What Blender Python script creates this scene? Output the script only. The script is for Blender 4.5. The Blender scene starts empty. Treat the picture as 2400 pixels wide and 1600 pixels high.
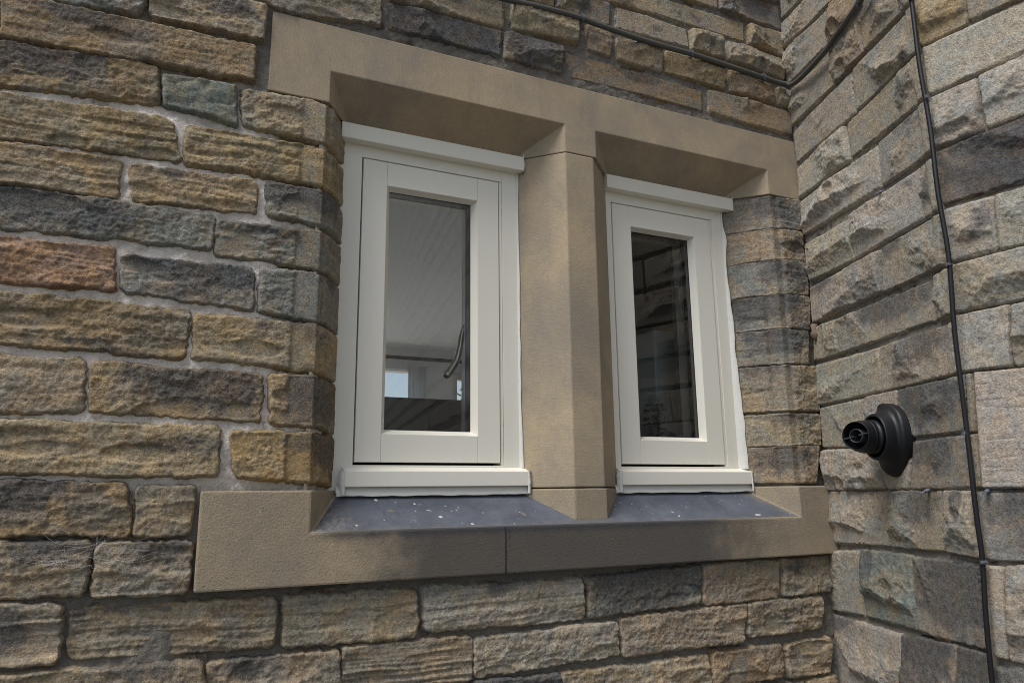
import bpy, bmesh, math
import numpy as np
from mathutils import Vector, Matrix

# ------------------------------------------------------------------ camera, sky, sun, exposure
scene = bpy.context.scene
COL = scene.collection
cam = bpy.data.cameras.new('camera')
cam.sensor_width = 36.0
cam.lens = 25.729
cam.clip_start = 0.05
cam.clip_end = 2000.0
camo = bpy.data.objects.new('camera', cam)
COL.objects.link(camo)
_r = Vector((0.90705991, -0.4208545, -0.01112688))
_u = Vector((-0.07517736, -0.18791993, 0.97930305))
_f = Vector((0.41423506, 0.88745005, 0.20209337))
camo.matrix_world = Matrix(((_r.x, _u.x, -_f.x, 0.0), (_r.y, _u.y, -_f.y, -2.0), (_r.z, _u.z, -_f.z, 1.5), (0, 0, 0, 1)))
scene.camera = camo

SUN_EL, SUN_AZ = 57.0, 246.0       # degrees; azimuth measured from +y (north) clockwise
w = bpy.data.worlds.new('World')
scene.world = w
w.use_nodes = True
nt = w.node_tree
nt.nodes.clear()
sky = nt.nodes.new('ShaderNodeTexSky')
sky.sky_type = 'NISHITA'
sky.sun_disc = False
sky.sun_elevation = math.radians(SUN_EL)
sky.sun_rotation = math.radians(SUN_AZ)
sky.air_density = 1.0
sky.dust_density = 2.0
hsv = nt.nodes.new('ShaderNodeHueSaturation')   # overcast: the cloud layer takes most of the blue out
hsv.inputs['Saturation'].default_value = 0.72
bg = nt.nodes.new('ShaderNodeBackground')
bg.inputs['Strength'].default_value = 0.078
out = nt.nodes.new('ShaderNodeOutputWorld')
nt.links.new(sky.outputs[0], hsv.inputs['Color'])
nt.links.new(hsv.outputs[0], bg.inputs['Color'])
nt.links.new(bg.outputs[0], out.inputs[0])

sl = bpy.data.lights.new('overcast_sun', 'SUN')
sl.energy = 1.5
sl.angle = math.radians(24)
sl.color = (1.0, 0.985, 0.965)
so = bpy.data.objects.new('overcast_sun', sl)
COL.objects.link(so)
_az, _el = math.radians(SUN_AZ), math.radians(SUN_EL)
sdir = Vector((math.sin(_az) * math.cos(_el), math.cos(_az) * math.cos(_el), math.sin(_el)))
so.rotation_euler = sdir.to_track_quat('Z', 'Y').to_euler()
so.location = (-4, -6, 8)

vs = scene.view_settings
vs.view_transform = 'Standard'
vs.look = 'None'
vs.exposure = 0.92
vs.gamma = 1.0
vs.use_curve_mapping = False
scene.cycles.use_denoising = True
scene.cycles.denoiser = 'OPENIMAGEDENOISE'
scene.cycles.denoising_prefilter = 'NONE'
scene.cycles.filter_width = 1.0
scene.cycles.use_adaptive_sampling = False
scene.cycles.sample_clamp_indirect = 6.0
scene.cycles.max_bounces = 10
scene.cycles.transparent_max_bounces = 16

# ------------------------------------------------------------------ helpers
def link(o, parent=None):
    COL.objects.link(o)
    if parent is not None:
        o.parent = parent
    return o

def empty(name, label, cat, loc=(0, 0, 0), group=None):
    o = bpy.data.objects.new(name, None)
    o.location = loc
    o['label'] = label
    o['category'] = cat
    if group:
        o['group'] = group
    return link(o)

def tag(o, label, cat, group=None):
    o['label'] = label
    o['category'] = cat
    if group:
        o['group'] = group
    return o

def structure(o):
    o['kind'] = 'structure'
    return o

def mesh_obj(name, verts, faces, mats, parent=None, loc=(0, 0, 0), smooth=False, fmat=None):
    """verts in world metres; loc = world position of the origin"""
    me = bpy.data.meshes.new(name)
    L = Vector(loc)
    me.from_pydata([tuple(Vector(v) - L) for v in verts], [], faces)
    for m in (mats if isinstance(mats, (list, tuple)) else [mats]):
        me.materials.append(m)
    if smooth:
        me.polygons.foreach_set('use_smooth', [True] * len(me.polygons))
    if fmat:
        me.polygons.foreach_set('material_index', fmat)
    me.update()
    o = bpy.data.objects.new(name, me)
    link(o, parent)
    o.location = L - (parent_loc(parent) if parent else Vector((0, 0, 0)))
    return o

def parent_loc(p):
    v = Vector((0, 0, 0))
    while p is not None:
        v += Vector(p.location)
        p = p.parent
    return v

def box_vf(x0, x1, y0, y1, z0, z1):
    v = [(x0, y0, z0), (x1, y0, z0), (x1, y1, z0), (x0, y1, z0), (x0, y0, z1), (x1, y0, z1), (x1, y1, z1), (x0, y1, z1)]
    f = [(0, 3, 2, 1), (4, 5, 6, 7), (0, 1, 5, 4), (1, 2, 6, 5), (2, 3, 7, 6), (3, 0, 4, 7)]
    return v, f

class MB:
    def __init__(s):
        s.v, s.f = [], []
    def add(s, v, f):
        n = len(s.v)
        s.v += [tuple(a) for a in v]
        s.f += [tuple(i + n for i in q) for q in f]
        return s
    def box(s, *a):
        return s.add(*box_vf(*a))
    def obj(s, name, mats, parent=None, loc=None, bevel=0.0, smooth=False, seg=2):
        if loc is None:
            a = np.array(s.v)
            loc = tuple((a.min(0) + a.max(0)) / 2)
        o = mesh_obj(name, s.v, s.f, mats, parent, loc)
        if bevel > 0:
            bm = bmesh.new()
            bm.from_mesh(o.data)
            bmesh.ops.remove_doubles(bm, verts=bm.verts, dist=1e-5)
            bmesh.ops.recalc_face_normals(bm, faces=bm.faces)
            ed = [e for e in bm.edges if len(e.link_faces) == 2 and e.calc_face_angle(0) > 0.3]
            bmesh.ops.bevel(bm, geom=ed, offset=bevel, segments=seg, profile=0.6, affect='EDGES', clamp_overlap=True)
            bm.to_mesh(o.data)
            bm.free()
        if smooth:
            o.data.polygons.foreach_set('use_smooth', [True] * len(o.data.polygons))
        return o

def tube_vf(pts, r, n=10, cap=True):
    pts = [Vector(p) for p in pts]
    rr = r if hasattr(r, '__len__') else [r] * len(pts)
    v, f = [], []
    prev = None
    for i, p in enumerate(pts):
        t = (pts[min(i + 1, len(pts) - 1)] - pts[max(i - 1, 0)]).normalized()
        if prev is None:
            a = t.orthogonal().normalized()
        else:
            a = (prev - t * prev.dot(t)).normalized()
        prev = a
        b = t.cross(a)
        for k in range(n):
            an = 2 * math.pi * k / n
            v.append(tuple(p + (a * math.cos(an) + b * math.sin(an)) * rr[i]))
    for i in range(len(pts) - 1):
        for k in range(n):
            k2 = (k + 1) % n
            f.append((i * n + k, i * n + k2, (i + 1) * n + k2, (i + 1) * n + k))
    if cap:
        f.append(tuple(range(n))[::-1])
        f.append(tuple((len(pts) - 1) * n + k for k in range(n)))
    return v, f

def spline(pts, m=8):
    """Catmull-Rom through points"""
    P = [Vector(p) for p in pts]
    P = [P[0] * 2 - P[1]] + P + [P[-1] * 2 - P[-2]]
    o = []
    for i in range(1, len(P) - 2):
        for j in range(m):
            t = j / m
            a, b, c, d = P[i - 1], P[i], P[i + 1], P[i + 2]
            o.append(0.5 * ((2 * b) + (c - a) * t + (2 * a - 5 * b + 4 * c - d) * t * t + (3 * b - a - 3 * c + d) * t ** 3))
    o.append(P[-2])
    return o

def lathe_vf(profile, origin, axis, n=40, side=None):
    axis = Vector(axis).normalized()
    a = axis.orthogonal().normalized()
    b = axis.cross(a)
    o = Vector(origin)
    v, f = [], []
    for (r, l) in profile:
        for k in range(n):
            an = 2 * math.pi * k / n
            v.append(tuple(o + axis * l + (a * math.cos(an) + b * math.sin(an)) * r))
    for i in range(len(profile) - 1):
        for k in range(n):
            k2 = (k + 1) % n
            f.append((i * n + k, i * n + k2, (i + 1) * n + k2, (i + 1) * n + k))
    return v, f

# ---- numpy noise
def _h(ix, iy, s):
    h = (ix.astype(np.int64) * 374761393 + iy.astype(np.int64) * 668265263 + int(s) * 974634777) & 0xffffffff
    h = ((h ^ (h >> 13)) * 1274126177) & 0xffffffff
    h = ((h ^ (h >> 16)) * 2246822519) & 0xffffffff
    h = h ^ (h >> 15)
    return (h & 0xffffff) / float(0xffffff)

def vn(x, y, s):
    x0 = np.floor(x); y0 = np.floor(y)
    fx = x - x0; fy = y - y0
    fx = fx * fx * fx * (fx * (fx * 6 - 15) + 10); fy = fy * fy * fy * (fy * (fy * 6 - 15) + 10)
    a = _h(x0, y0, s); b = _h(x0 + 1, y0, s); c = _h(x0, y0 + 1, s); d = _h(x0 + 1, y0 + 1, s)
    return ((a + (b - a) * fx) * (1 - fy) + (c + (d - c) * fx) * fy) * 2 - 1

def fbm(x, y, s, o=4, g=0.5):
    r = 0.0; a = 1.0; t = 0.0
    for i in range(o):
        r = r + a * vn(x * 2 ** i + 13.7 * i, y * 2 ** i + 7.3 * i, s + i * 17)
        t += a; a *= g
    return r / t

def sm(a, b, x):
    t = np.clip((x - a) / (b - a), 0, 1)
    return t * t * (3 - 2 * t)

# ------------------------------------------------------------------ materials
def new_mat(name):
    m = bpy.data.materials.new(name)
    m.use_nodes = True
    n = m.node_tree.nodes
    n.clear()
    o = n.new('ShaderNodeOutputMaterial')
    p = n.new('ShaderNodeBsdfPrincipled')
    m.node_tree.links.new(p.outputs[0], o.inputs[0])
    return m, m.node_tree, p

class NB:
    """small node builder"""
    def __init__(s, nt):
        s.nt = nt
    def n(s, t, **k):
        x = s.nt.nodes.new(t)
        for a, b in k.items():
            setattr(x, a, b)
        return x
    def l(s, a, b):
        s.nt.links.new(a, b)
    def put(s, sock, v):
        if isinstance(v, bpy.types.NodeSocket):
            s.l(v, sock)
        else:
            sock.default_value = v
    def math(s, op, a, b=0.0, c=0.0, clamp=False):
        x = s.n('ShaderNodeMath', operation=op, use_clamp=clamp)
        for i, v in enumerate((a, b, c)):
            s.put(x.inputs[i], v)
        return x.outputs[0]
    def vmath(s, op, a, b=(0, 0, 0), sc=None):
        x = s.n('ShaderNodeVectorMath', operation=op)
        s.put(x.inputs[0], a); s.put(x.inputs[1], b)
        if sc is not None:
            s.put(x.inputs['Scale'], sc)
        return x
    def noise(s, vec, scale, detail=4, rough=0.55, dist=0.0):
        x = s.n('ShaderNodeTexNoise')
        s.put(x.inputs['Vector'], vec)
        x.inputs['Scale'].default_value = scale
        x.inputs['Detail'].default_value = detail
        x.inputs['Roughness'].default_value = rough
        x.inputs['Distortion'].default_value = dist
        return x.outputs['Fac']
    def ramp(s, v, a, b, c=0.0, d=1.0):
        x = s.n('ShaderNodeMapRange', interpolation_type='SMOOTHSTEP')
        s.put(x.inputs[0], v)
        for i, q in enumerate((a, b, c, d)):
            s.put(x.inputs[i + 1], q)
        return x.outputs[0]
    def mix(s, fac, a, b, mode='MIX'):
        x = s.n('ShaderNodeMix', data_type='RGBA', blend_type=mode)
        s.put(x.inputs[0], fac)
        for i, v in ((6, a), (7, b)):
            if isinstance(v, tuple) and len(v) == 3:
                v = (*v, 1.0)
            s.put(x.inputs[i], v)
        return x.outputs[2]
    def attr(s, name, out='Fac'):
        x = s.n('ShaderNodeAttribute', attribute_type='OBJECT', attribute_name=name)
        return x.outputs[out]
    def scale(s, vec, sc):
        return s.vmath('MULTIPLY', vec, sc).outputs[0]
    def bump(s, h, dist, strength=1.0, normal=None):
        x = s.n('ShaderNodeBump')
        x.inputs['Strength'].default_value = strength
        x.inputs['Distance'].default_value = dist
        s.l(h, x.inputs['Height'])
        if normal is not None:
            s.l(normal, x.inputs['Normal'])
        return x.outputs[0]

def obj_coords(b, rnd=True):
    tc = b.n('ShaderNodeTexCoord')
    if not rnd:
        return tc.outputs['Object'], tc.outputs['UV']
    oi = b.n('ShaderNodeObjectInfo')
    off = b.vmath('SCALE', (37.1, 19.7, 51.3), sc=oi.outputs['Random']).outputs[0]
    return b.vmath('ADD', tc.outputs['Object'], off).outputs[0], tc.outputs['UV']

def mat_stone():
    m, nt, p = new_mat('weathered_sandstone')
    b = NB(nt)
    co, uv = obj_coords(b)
    tint = b.attr('tint', 'Color')
    bed = b.attr('bedding')
    soot = b.attr('soot', 'Vector')
    sx = b.n('ShaderNodeSeparateXYZ'); b.l(soot, sx.inputs[0])
    su = b.n('ShaderNodeSeparateXYZ'); b.l(uv, su.inputs[0])
    # mineral colour: iron-rich ochre against grey patches
    n1 = b.noise(co, 11.0, 5, 0.65, 0.8)
    n2 = b.noise(b.scale(co, (5.0, 5.0, 60.0)), 1.0, 4, 0.6, 0.4)
    n3 = b.noise(co, 300.0, 4, 0.75)
    n4 = b.noise(co, 60.0, 6, 0.7)
    warm = b.mix(0.50, tint, (0.40, 0.25, 0.105))
    grey = b.mix(0.5, tint, (0.20, 0.20, 0.185))
    c = b.mix(b.ramp(n1, 0.38, 0.62), warm, grey)
    c = b.mix(0.25, c, tint)
    band = b.math('MULTIPLY', b.ramp(n2, 0.38, 0.66, -1.0, 1.0), b.math('ADD', b.math('MULTIPLY', bed, 0.16), 0.05))
    br = b.math('ADD', 1.0, band)
    br = b.math('ADD', br, b.math('MULTIPLY', b.math('SUBTRACT', n4, 0.5), 1.35))
    br = b.math('ADD', br, b.math('MULTIPLY', b.math('SUBTRACT', b.noise(co, 150.0, 4, 0.8), 0.5), 2.1))
    c = b.vmath('SCALE', c, sc=br).outputs[0]
    # soot crust: patches with ragged speckled edges
    dx = b.math('MULTIPLY', b.math('SUBTRACT', su.outputs[0], sx.outputs[1]), 1.15)
    dy = b.math('MULTIPLY', b.math('SUBTRACT', su.outputs[1], sx.outputs[2]), 0.95)
    dd = b.math('SQRT', b.math('ADD', b.math('MULTIPLY', dx, dx), b.math('MULTIPLY', dy, dy)))
    nb = b.noise(co, 13.0, 6, 0.68, 0.5)
    q = b.math('SUBTRACT', b.math('MULTIPLY', sx.outputs[0], 0.95), b.math('MULTIPLY', dd, 1.15))
    q = b.math('ADD', q, b.math('MULTIPLY', b.math('SUBTRACT', nb, 0.5), 1.7))
    q = b.math('ADD', q, b.math('MULTIPLY', b.math('SUBTRACT', n4, 0.5), 0.7))
    mk = b.ramp(q, -0.04, 0.30)
    mk = b.math('MULTIPLY', mk, b.ramp(sx.outputs[0], 0.0, 0.12))
    mk = b.math('MULTIPLY', mk, b.ramp(n3, 0.28, 0.58, 0.95, 0.55))
    sc = b.mix(b.ramp(n4, 0.38, 0.68), (0.036, 0.039, 0.048), (0.088, 0.092, 0.104))
    c = b.mix(mk, c, sc)
    # general dark mottling of old stone
    mt = b.noise(co, 24.0, 6, 0.72, 0.6)
    c = b.mix(b.ramp(mt, 0.56, 0.74, 0.0, 0.55), c, (0.065, 0.062, 0.060))
    # pale lichen / lime specks
    n5 = b.noise(co, 150.0, 2, 0.5)
    c = b.mix(b.ramp(n5, 0.745, 0.80, 0.0, 0.55), c, (0.42, 0.40, 0.36))
    n6 = b.noise(co, 95.0, 2, 0.5)
    c = b.mix(b.ramp(n6, 0.72, 0.78, 0.0, 0.65), c, (0.035, 0.033, 0.032))
    b.l(c, p.inputs['Base Color'])
    p.inputs['Roughness'].default_value = 0.92
    p.inputs['Specular IOR Level'].default_value = 0.25
    hgt = b.math('ADD', b.math('MULTIPLY', n3, 0.9), b.math('MULTIPLY', n4, 0.9))
    hgt = b.math('ADD', hgt, b.math('MULTIPLY', b.noise(co, 170.0, 4, 0.7), 1.0))
    b.l(b.bump(hgt, 0.0040, 1.0), p.inputs['Normal'])
    return m

def mat_mortar(name, c0, c1, dark, scale=1.0):
    m, nt, p = new_mat(name)
    b = NB(nt)
    co, uv = obj_coords(b, False)
    n1 = b.noise(co, 5.0, 4, 0.6)
    n2 = b.noise(co, 60.0, 5, 0.7)
    n3 = b.noise(co, 330.0, 3, 0.7)
    c = b.mix(b.ramp(n1, 0.35, 0.65), c0, c1)
    sz = b.n('ShaderNodeSeparateXYZ'); b.l(co, sz.inputs[0])
    # freshly repointed light lime mortar left of the window between these heights, older grey mortar elsewhere
    if name == 'lime_mortar':
        h = b.math('ADD', sz.outputs[2], b.math('MULTIPLY', b.math('SUBTRACT', n1, 0.5), 0.35))
        x = b.math('ADD', sz.outputs[0], b.math('MULTIPLY', b.math('SUBTRACT', n1, 0.5), 0.3))
        old = b.math('MAXIMUM', b.ramp(h, 1.60, 1.38), b.ramp(h, 2.42, 2.68))
        old = b.math('MAXIMUM', old, b.ramp(x, 0.75, 1.0))
        c = b.mix(old, c, (0.20, 0.182, 0.155))
    br = b.math('ADD', 0.36, b.math('ADD', b.math('MULTIPLY', n2, 0.75), b.math('MULTIPLY', b.noise(co, 140.0, 4, 0.75), 0.55)))
    c = b.vmath('SCALE', c, sc=br).outputs[0]
    c = b.mix(b.ramp(n3, 0.66, 0.74, 0.0, 0.7), c, dark)
    c = b.mix(b.ramp(b.noise(co, 34.0, 4, 0.6), 0.60, 0.74, 0.0, 0.6), c, dark)
    b.l(c, p.inputs['Base Color'])
    p.inputs['Roughness'].default_value = 0.95
    p.inputs['Specular IOR Level'].default_value = 0.2
    hgt = b.math('ADD', b.math('MULTIPLY', n2, 1.5), b.math('MULTIPLY', n3, 0.6))
    b.l(b.bump(hgt, 0.004, 1.0), p.inputs['Normal'])
    return m

def mat_dressed(name, tint, tool, kind=''):
    """sawn and tooled sandstone; tool = scale vector of the chisel lines"""
    m, nt, p = new_mat(name)
    b = NB(nt)
    co, uv = obj_coords(b, False)
    n1 = b.noise(co, 3.2, 5, 0.6, 0.3)
    n2 = b.noise(co, 38.0, 5, 0.65)
    n3 = b.noise(co, 480.0, 2, 0.7)
    nt_ = b.noise(b.scale(co, tool), 1.0, 2, 0.5)
    n6 = b.noise(b.scale(co, (9.0, 9.0, 2.2)), 1.0, 4, 0.6)
    c = b.mix(b.ramp(n1, 0.3, 0.7), tuple(x * 0.86 for x in tint), (tint[0] * 1.12, tint[1] * 1.06, tint[2] * 0.95))
    c = b.mix(b.ramp(n6, 0.48, 0.74, 0.0, 0.5), c, (tint[0] * 0.72, tint[1] * 0.74, tint[2] * 0.82))
    br = b.math('ADD', 0.72, b.math('MULTIPLY', n2, 0.30))
    br = b.math('ADD', br, b.math('MULTIPLY', b.math('SUBTRACT', b.noise(co, 170.0, 4, 0.8), 0.28), 0.65))
    br = b.math('ADD', br, b.math('MULTIPLY', b.math('SUBTRACT', nt_, 0.5), 0.07))
    c = b.vmath('SCALE', c, sc=br).outputs[0]
    big = b.noise(b.scale(co, (2.2, 2.2, 1.4)), 1.0, 6, 0.68, 0.6)
    c = b.mix(b.ramp(big, 0.47, 0.66, 0.0, 0.5), c, (tint[0] * 0.62, tint[1] * 0.66, tint[2] * 0.76))
    c = b.mix(b.ramp(big, 0.46, 0.33, 0.0, 0.45), c, (tint[0] * 1.25, tint[1] * 1.2, tint[2] * 1.1))
    sp = b.noise(co, 130.0, 1, 0.5)
    c = b.mix(b.ramp(sp, 0.77, 0.82, 0.0, 0.7), c, (0.06, 0.055, 0.05))
    c = b.mix(b.ramp(b.noise(co, 85.0, 1, 0.5), 0.79, 0.83, 0.0, 0.8), c, (0.58, 0.57, 0.54))
    if kind == 'sill':
        s3 = b.n('ShaderNodeSeparateXYZ'); b.l(co, s3.inputs[0])
        x, z = s3.outputs[0], s3.outputs[2]
        wob = b.math('SUBTRACT', b.noise(co, 16.0, 5, 0.65), 0.5)
        # run-off grime below the lip, in the middle of the front
        gx = b.math('MULTIPLY', b.ramp(b.math('ADD', x, b.math('MULTIPLY', wob, 0.35)), 0.40, 0.68), b.ramp(b.math('ADD', x, b.math('MULTIPLY', wob, 0.4)), 2.05, 1.55))
        gx = b.math('MULTIPLY', gx, b.ramp(z, 1.425, 1.40))
        c = b.mix(b.math('MULTIPLY', gx, 0.85), c, (0.075, 0.070, 0.068))
        lip = b.ramp(b.math('ADD', z, b.math('MULTIPLY', wob, 0.025)), 1.376, 1.402)
        lip = b.math('MULTIPLY', lip, b.math('MULTIPLY', b.ramp(x, 0.33, 0.42), b.ramp(x, 1.95, 1.4)))
        lip = b.math('MULTIPLY', lip, b.ramp(z, 1.42, 1.405))
        c = b.mix(b.math('MULTIPLY', lip, 0.75), c, (0.05, 0.052, 0.06))
        # one dark dribble down the face
        dx = b.math('ABSOLUTE', b.math('SUBTRACT', b.math('ADD', x, b.math('MULTIPLY', b.math('SUBTRACT', b.noise(co, 30.0, 2, 0.5), 0.5), 0.008)), 0.897))
        dr = b.ramp(dx, 0.0045, 0.001, 0.0, 0.9)
        dr = b.math('MULTIPLY', dr, b.ramp(z, 1.41, 1.40))
        c = b.mix(dr, c, (0.022, 0.024, 0.034))
        dr2 = b.ramp(b.math('ABSOLUTE', b.math('SUBTRACT', x, 0.909)), 0.006, 0.001, 0.0, 0.5)
        dr2 = b.math('MULTIPLY', dr2, b.math('MULTIPLY', b.ramp(z, 1.33, 1.345), b.ramp(b.noise(co, 90.0, 2, 0.5), 0.42, 0.6)))
        dr2 = b.math('MULTIPLY', dr2, b.ramp(z, 1.41, 1.40))
        c = b.mix(dr2, c, (0.03, 0.032, 0.042))
    b.l(c, p.inputs['Base Color'])
    p.inputs['Roughness'].default_value = 0.9
    p.inputs['Specular IOR Level'].default_value = 0.25
    amp = 1.7 if kind == 'sill' else 0.6
    hgt = b.math('ADD', b.math('MULTIPLY', nt_, 0.45 if kind != 'sill' else 0.2), b.math('MULTIPLY', n3, 0.35))
    hgt = b.math('ADD', hgt, b.math('MULTIPLY', b.noise(co, 190.0, 5, 0.7), amp))
    b.l(b.bump(hgt, 0.0022 if kind == 'sill' else 0.0016, 0.8), p.inputs['Normal'])
    return m

def mat_sooty():
    """the weathered slope of the sill: blue-black grime with droppings and paint spots"""
    m, nt, p = new_mat('grimy_sill_slope')
    b = NB(nt)
    co, uv = obj_coords(b, False)
    n1 = b.noise(co, 7.0, 5, 0.65, 0.4)
    n2 = b.noise(co, 60.0, 5, 0.7)
    n3 = b.noise(co, 500.0, 2, 0.7)
    c = b.mix(b.ramp(n1, 0.3, 0.7), (0.062, 0.070, 0.088), (0.108, 0.118, 0.142))
    c = b.vmath('SCALE', c, sc=b.math('ADD', 0.55, b.math('ADD', b.math('MULTIPLY', n2, 0.6), b.math('MULTIPLY', n3, 0.35)))).outputs[0]
    s3 = b.n('ShaderNodeSeparateXYZ'); b.l(co, s3.inputs[0])
    # bare stone showing at the left end and along the lip
    bare = b.ramp(b.math('ADD', s3.outputs[0], b.math('MULTIPLY', b.math('SUBTRACT', n1, 0.5), 0.25)), 0.50, 0.36)
    wob = b.math('MULTIPLY', b.math('SUBTRACT', b.noise(co, 22.0, 5, 0.7), 0.5), 1.0)
    rgt = b.ramp(b.math('ADD', b.math('ADD', s3.outputs[0], s3.outputs[1]), b.math('MULTIPLY', wob, 0.12)), 1.975, 2.05, 0.0, 0.9)
    lip = b.ramp(b.math('ADD', s3.outputs[2], b.math('MULTIPLY', wob, 0.03)), 1.417, 1.398, 0.0, 0.55)
    mid = b.math('MULTIPLY', b.ramp(b.math('ABSOLUTE', b.math('SUBTRACT', s3.outputs[0], 1.2)), 0.16, 0.06), b.ramp(b.math('ADD', s3.outputs[2], b.math('MULTIPLY', wob, 0.03)), 1.43, 1.41, 0.0, 0.35))
    bare = b.math('MULTIPLY', bare, b.ramp(n2, 0.42, 0.6))
    bare = b.math('MAXIMUM', b.math('MAXIMUM', bare, rgt), b.math('MAXIMUM', lip, mid))
    c = b.mix(b.math('MULTIPLY', bare, 0.75), c, (0.20, 0.172, 0.135))
    c = b.mix(b.ramp(b.noise(co, 26.0, 3, 0.6), 0.64, 0.74, 0.0, 0.5), c, (0.27, 0.23, 0.17))
    vo = b.n('ShaderNodeTexVoronoi', feature='F1')
    b.l(co, vo.inputs['Vector']); vo.inputs['Scale'].default_value = 34.0
    vr = b.n('ShaderNodeSeparateColor'); b.l(vo.outputs['Color'], vr.inputs[0])
    rad = b.math('MULTIPLY', b.math('POWER', vr.outputs[0], 14.0), 0.13)
    dist = b.math('ADD', vo.outputs['Distance'], b.math('MULTIPLY', b.math('SUBTRACT', n3, 0.5), 0.10))
    spot = b.math('SUBTRACT', rad, dist)
    c = b.mix(b.ramp(spot, -0.02, 0.03, 0.0, 0.8), c, (0.52, 0.52, 0.50))
    vo2 = b.n('ShaderNodeTexVoronoi', feature='F1')
    b.l(co, vo2.inputs['Vector']); vo2.inputs['Scale'].default_value = 95.0
    vr2 = b.n('ShaderNodeSeparateColor'); b.l(vo2.outputs['Color'], vr2.inputs[0])
    rad2 = b.math('MULTIPLY', b.math('POWER', vr2.outputs[1], 16.0), 0.26)
    c = b.mix(b.ramp(b.math('SUBTRACT', rad2, vo2.outputs['Distance']), -0.01, 0.04, 0.0, 0.75), c, (0.6, 0.6, 0.58))
    b.l(c, p.inputs['Base Color'])
    p.inputs['Roughness'].default_value = 0.78
    b.l(b.bump(b.math('ADD', n2, n3), 0.0012, 0.7), p.inputs['Normal'])
    return m

def mat_plain(name, col, rough=0.5, metal=0.0, bump=0.0, bscale=80.0, var=0.08, spec=0.5):
    m, nt, p = new_mat(name)
    b = NB(nt)
    co, uv = obj_coords(b, False)
    n = b.noise(co, 6.0, 5, 0.6)
    c = b.vmath('SCALE', col + (1.0,) if False else col, sc=b.math('ADD', 1.0 - var, b.math('MULTIPLY', n, 2 * var))).outputs[0]
    b.l(c, p.inputs['Base Color'])
    b.put(p.inputs['Roughness'], b.math('ADD', rough - 0.06, b.math('MULTIPLY', b.noise(co, 25.0, 3, 0.6), 0.12)))
    p.inputs['Metallic'].default_value = metal
    p.inputs['Specular IOR Level'].default_value = spec
    if bump > 0:
        b.l(b.bump(b.noise(co, bscale, 4, 0.6), bump, 0.8), p.inputs['Normal'])
    return m

def mat_paint():
    m, nt, p = new_mat('cream_window_paint')
    b = NB(nt)
    co, uv = obj_coords(b, False)
    n = b.noise(co, 4.0, 4, 0.6)
    n2 = b.noise(b.scale(co, (60.0, 60.0, 6.0)), 1.0, 3, 0.6)
    c = b.mix(n, (0.80, 0.765, 0.655), (0.84, 0.81, 0.715))
    st = b.ramp(b.noise(co, 11.0, 5, 0.7, 0.8), 0.68, 0.80, 0.0, 0.24)
    c = b.mix(st, c, (0.42, 0.33, 0.18))
    c = b.mix(b.ramp(b.noise(co, 70.0, 2, 0.5), 0.78, 0.82, 0.0, 0.6), c, (0.2, 0.18, 0.15))
    b.l(c, p.inputs['Base Color'])
    b.put(p.inputs['Roughness'], b.math('ADD', 0.36, b.math('MULTIPLY', n2, 0.12)))
    b.l(b.bump(b.math('ADD', n2, b.noise(co, 160.0, 2, 0.5)), 0.0004, 0.5), p.inputs['Normal'])
    return m

def mat_glass():
    m = bpy.data.materials.new('window_glass')
    m.use_nodes = True
    n = m.node_tree
    n.nodes.clear()
    b = NB(n)
    o = b.n('ShaderNodeOutputMaterial')
    tr = b.n('ShaderNodeBsdfTransparent'); tr.inputs[0].default_value = (0.90, 0.92, 0.915, 1)
    gl = b.n('ShaderNodeBsdfGlossy'); gl.inputs['Roughness'].default_value = 0.0
    gl.inputs[0].default_value = (1.0, 1.0, 1.0, 1)
    fr = b.n('ShaderNodeFresnel'); fr.inputs[0].default_value = 1.52
    tc = b.n('ShaderNodeTexCoord')
    bp = b.bump(b.noise(tc.outputs['Object'], 3.0, 1, 0.4), 0.004, 0.15)
    b.l(bp, gl.inputs['Normal'])
    mx = b.n('ShaderNodeMixShader')
    b.l(b.math('MULTIPLY', fr.outputs[0], 1.7, clamp=True), mx.inputs[0])
    b.l(tr.outputs[0], mx.inputs[1]); b.l(gl.outputs[0], mx.inputs[2])
    b.l(mx.outputs[0], o.inputs[0])
    return m

STONE = mat_stone()
MORTAR_A = mat_mortar('lime_mortar', (0.86, 0.79, 0.71), (0.66, 0.60, 0.53), (0.07, 0.065, 0.06))
MORTAR_B = mat_mortar('grey_mortar', (0.26, 0.24, 0.20), (0.20, 0.185, 0.16), (0.05, 0.048, 0.045))
LINTEL_M = mat_dressed('tooled_sandstone', (0.375, 0.315, 0.235), (430.0, 430.0, 30.0))
MULLION_M = mat_dressed('combed_sandstone', (0.385, 0.322, 0.235), (30.0, 30.0, 420.0))
SILL_M = mat_dressed('grained_sandstone', (0.37, 0.308, 0.222), (60.0, 60.0, 60.0), 'sill')
SLOPE_M = mat_sooty()
PAINT = mat_paint()
GLASS = mat_glass()
GASKET = mat_plain('black_gasket', (0.010, 0.011, 0.014), 0.35, bump=0.0)
DARKGAP = mat_plain('shadow_gap_rubber', (0.012, 0.011, 0.010), 0.8)
ALU = mat_plain('spacer_aluminium', (0.55, 0.56, 0.58), 0.3, 0.8)
SEAL = mat_plain('white_sealant', (0.70, 0.69, 0.63), 0.4, bump=0.002, bscale=45.0, var=0.10)
PEWTER = mat_plain('pewter_metal', (0.50, 0.46, 0.36), 0.28, 0.95, bump=0.0006, bscale=90.0, var=0.2)
BLACK = mat_plain('black_plastic', (0.009, 0.010, 0.012), 0.48, bump=0.0006, bscale=120.0, var=0.3, spec=0.4)
CABLE_B = mat_plain('black_cable_sheath', (0.007, 0.007, 0.010), 0.5, var=0.2)
CABLE_G = mat_plain('grey_cable_sheath', (0.085, 0.085, 0.078), 0.5, var=0.2)
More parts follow.
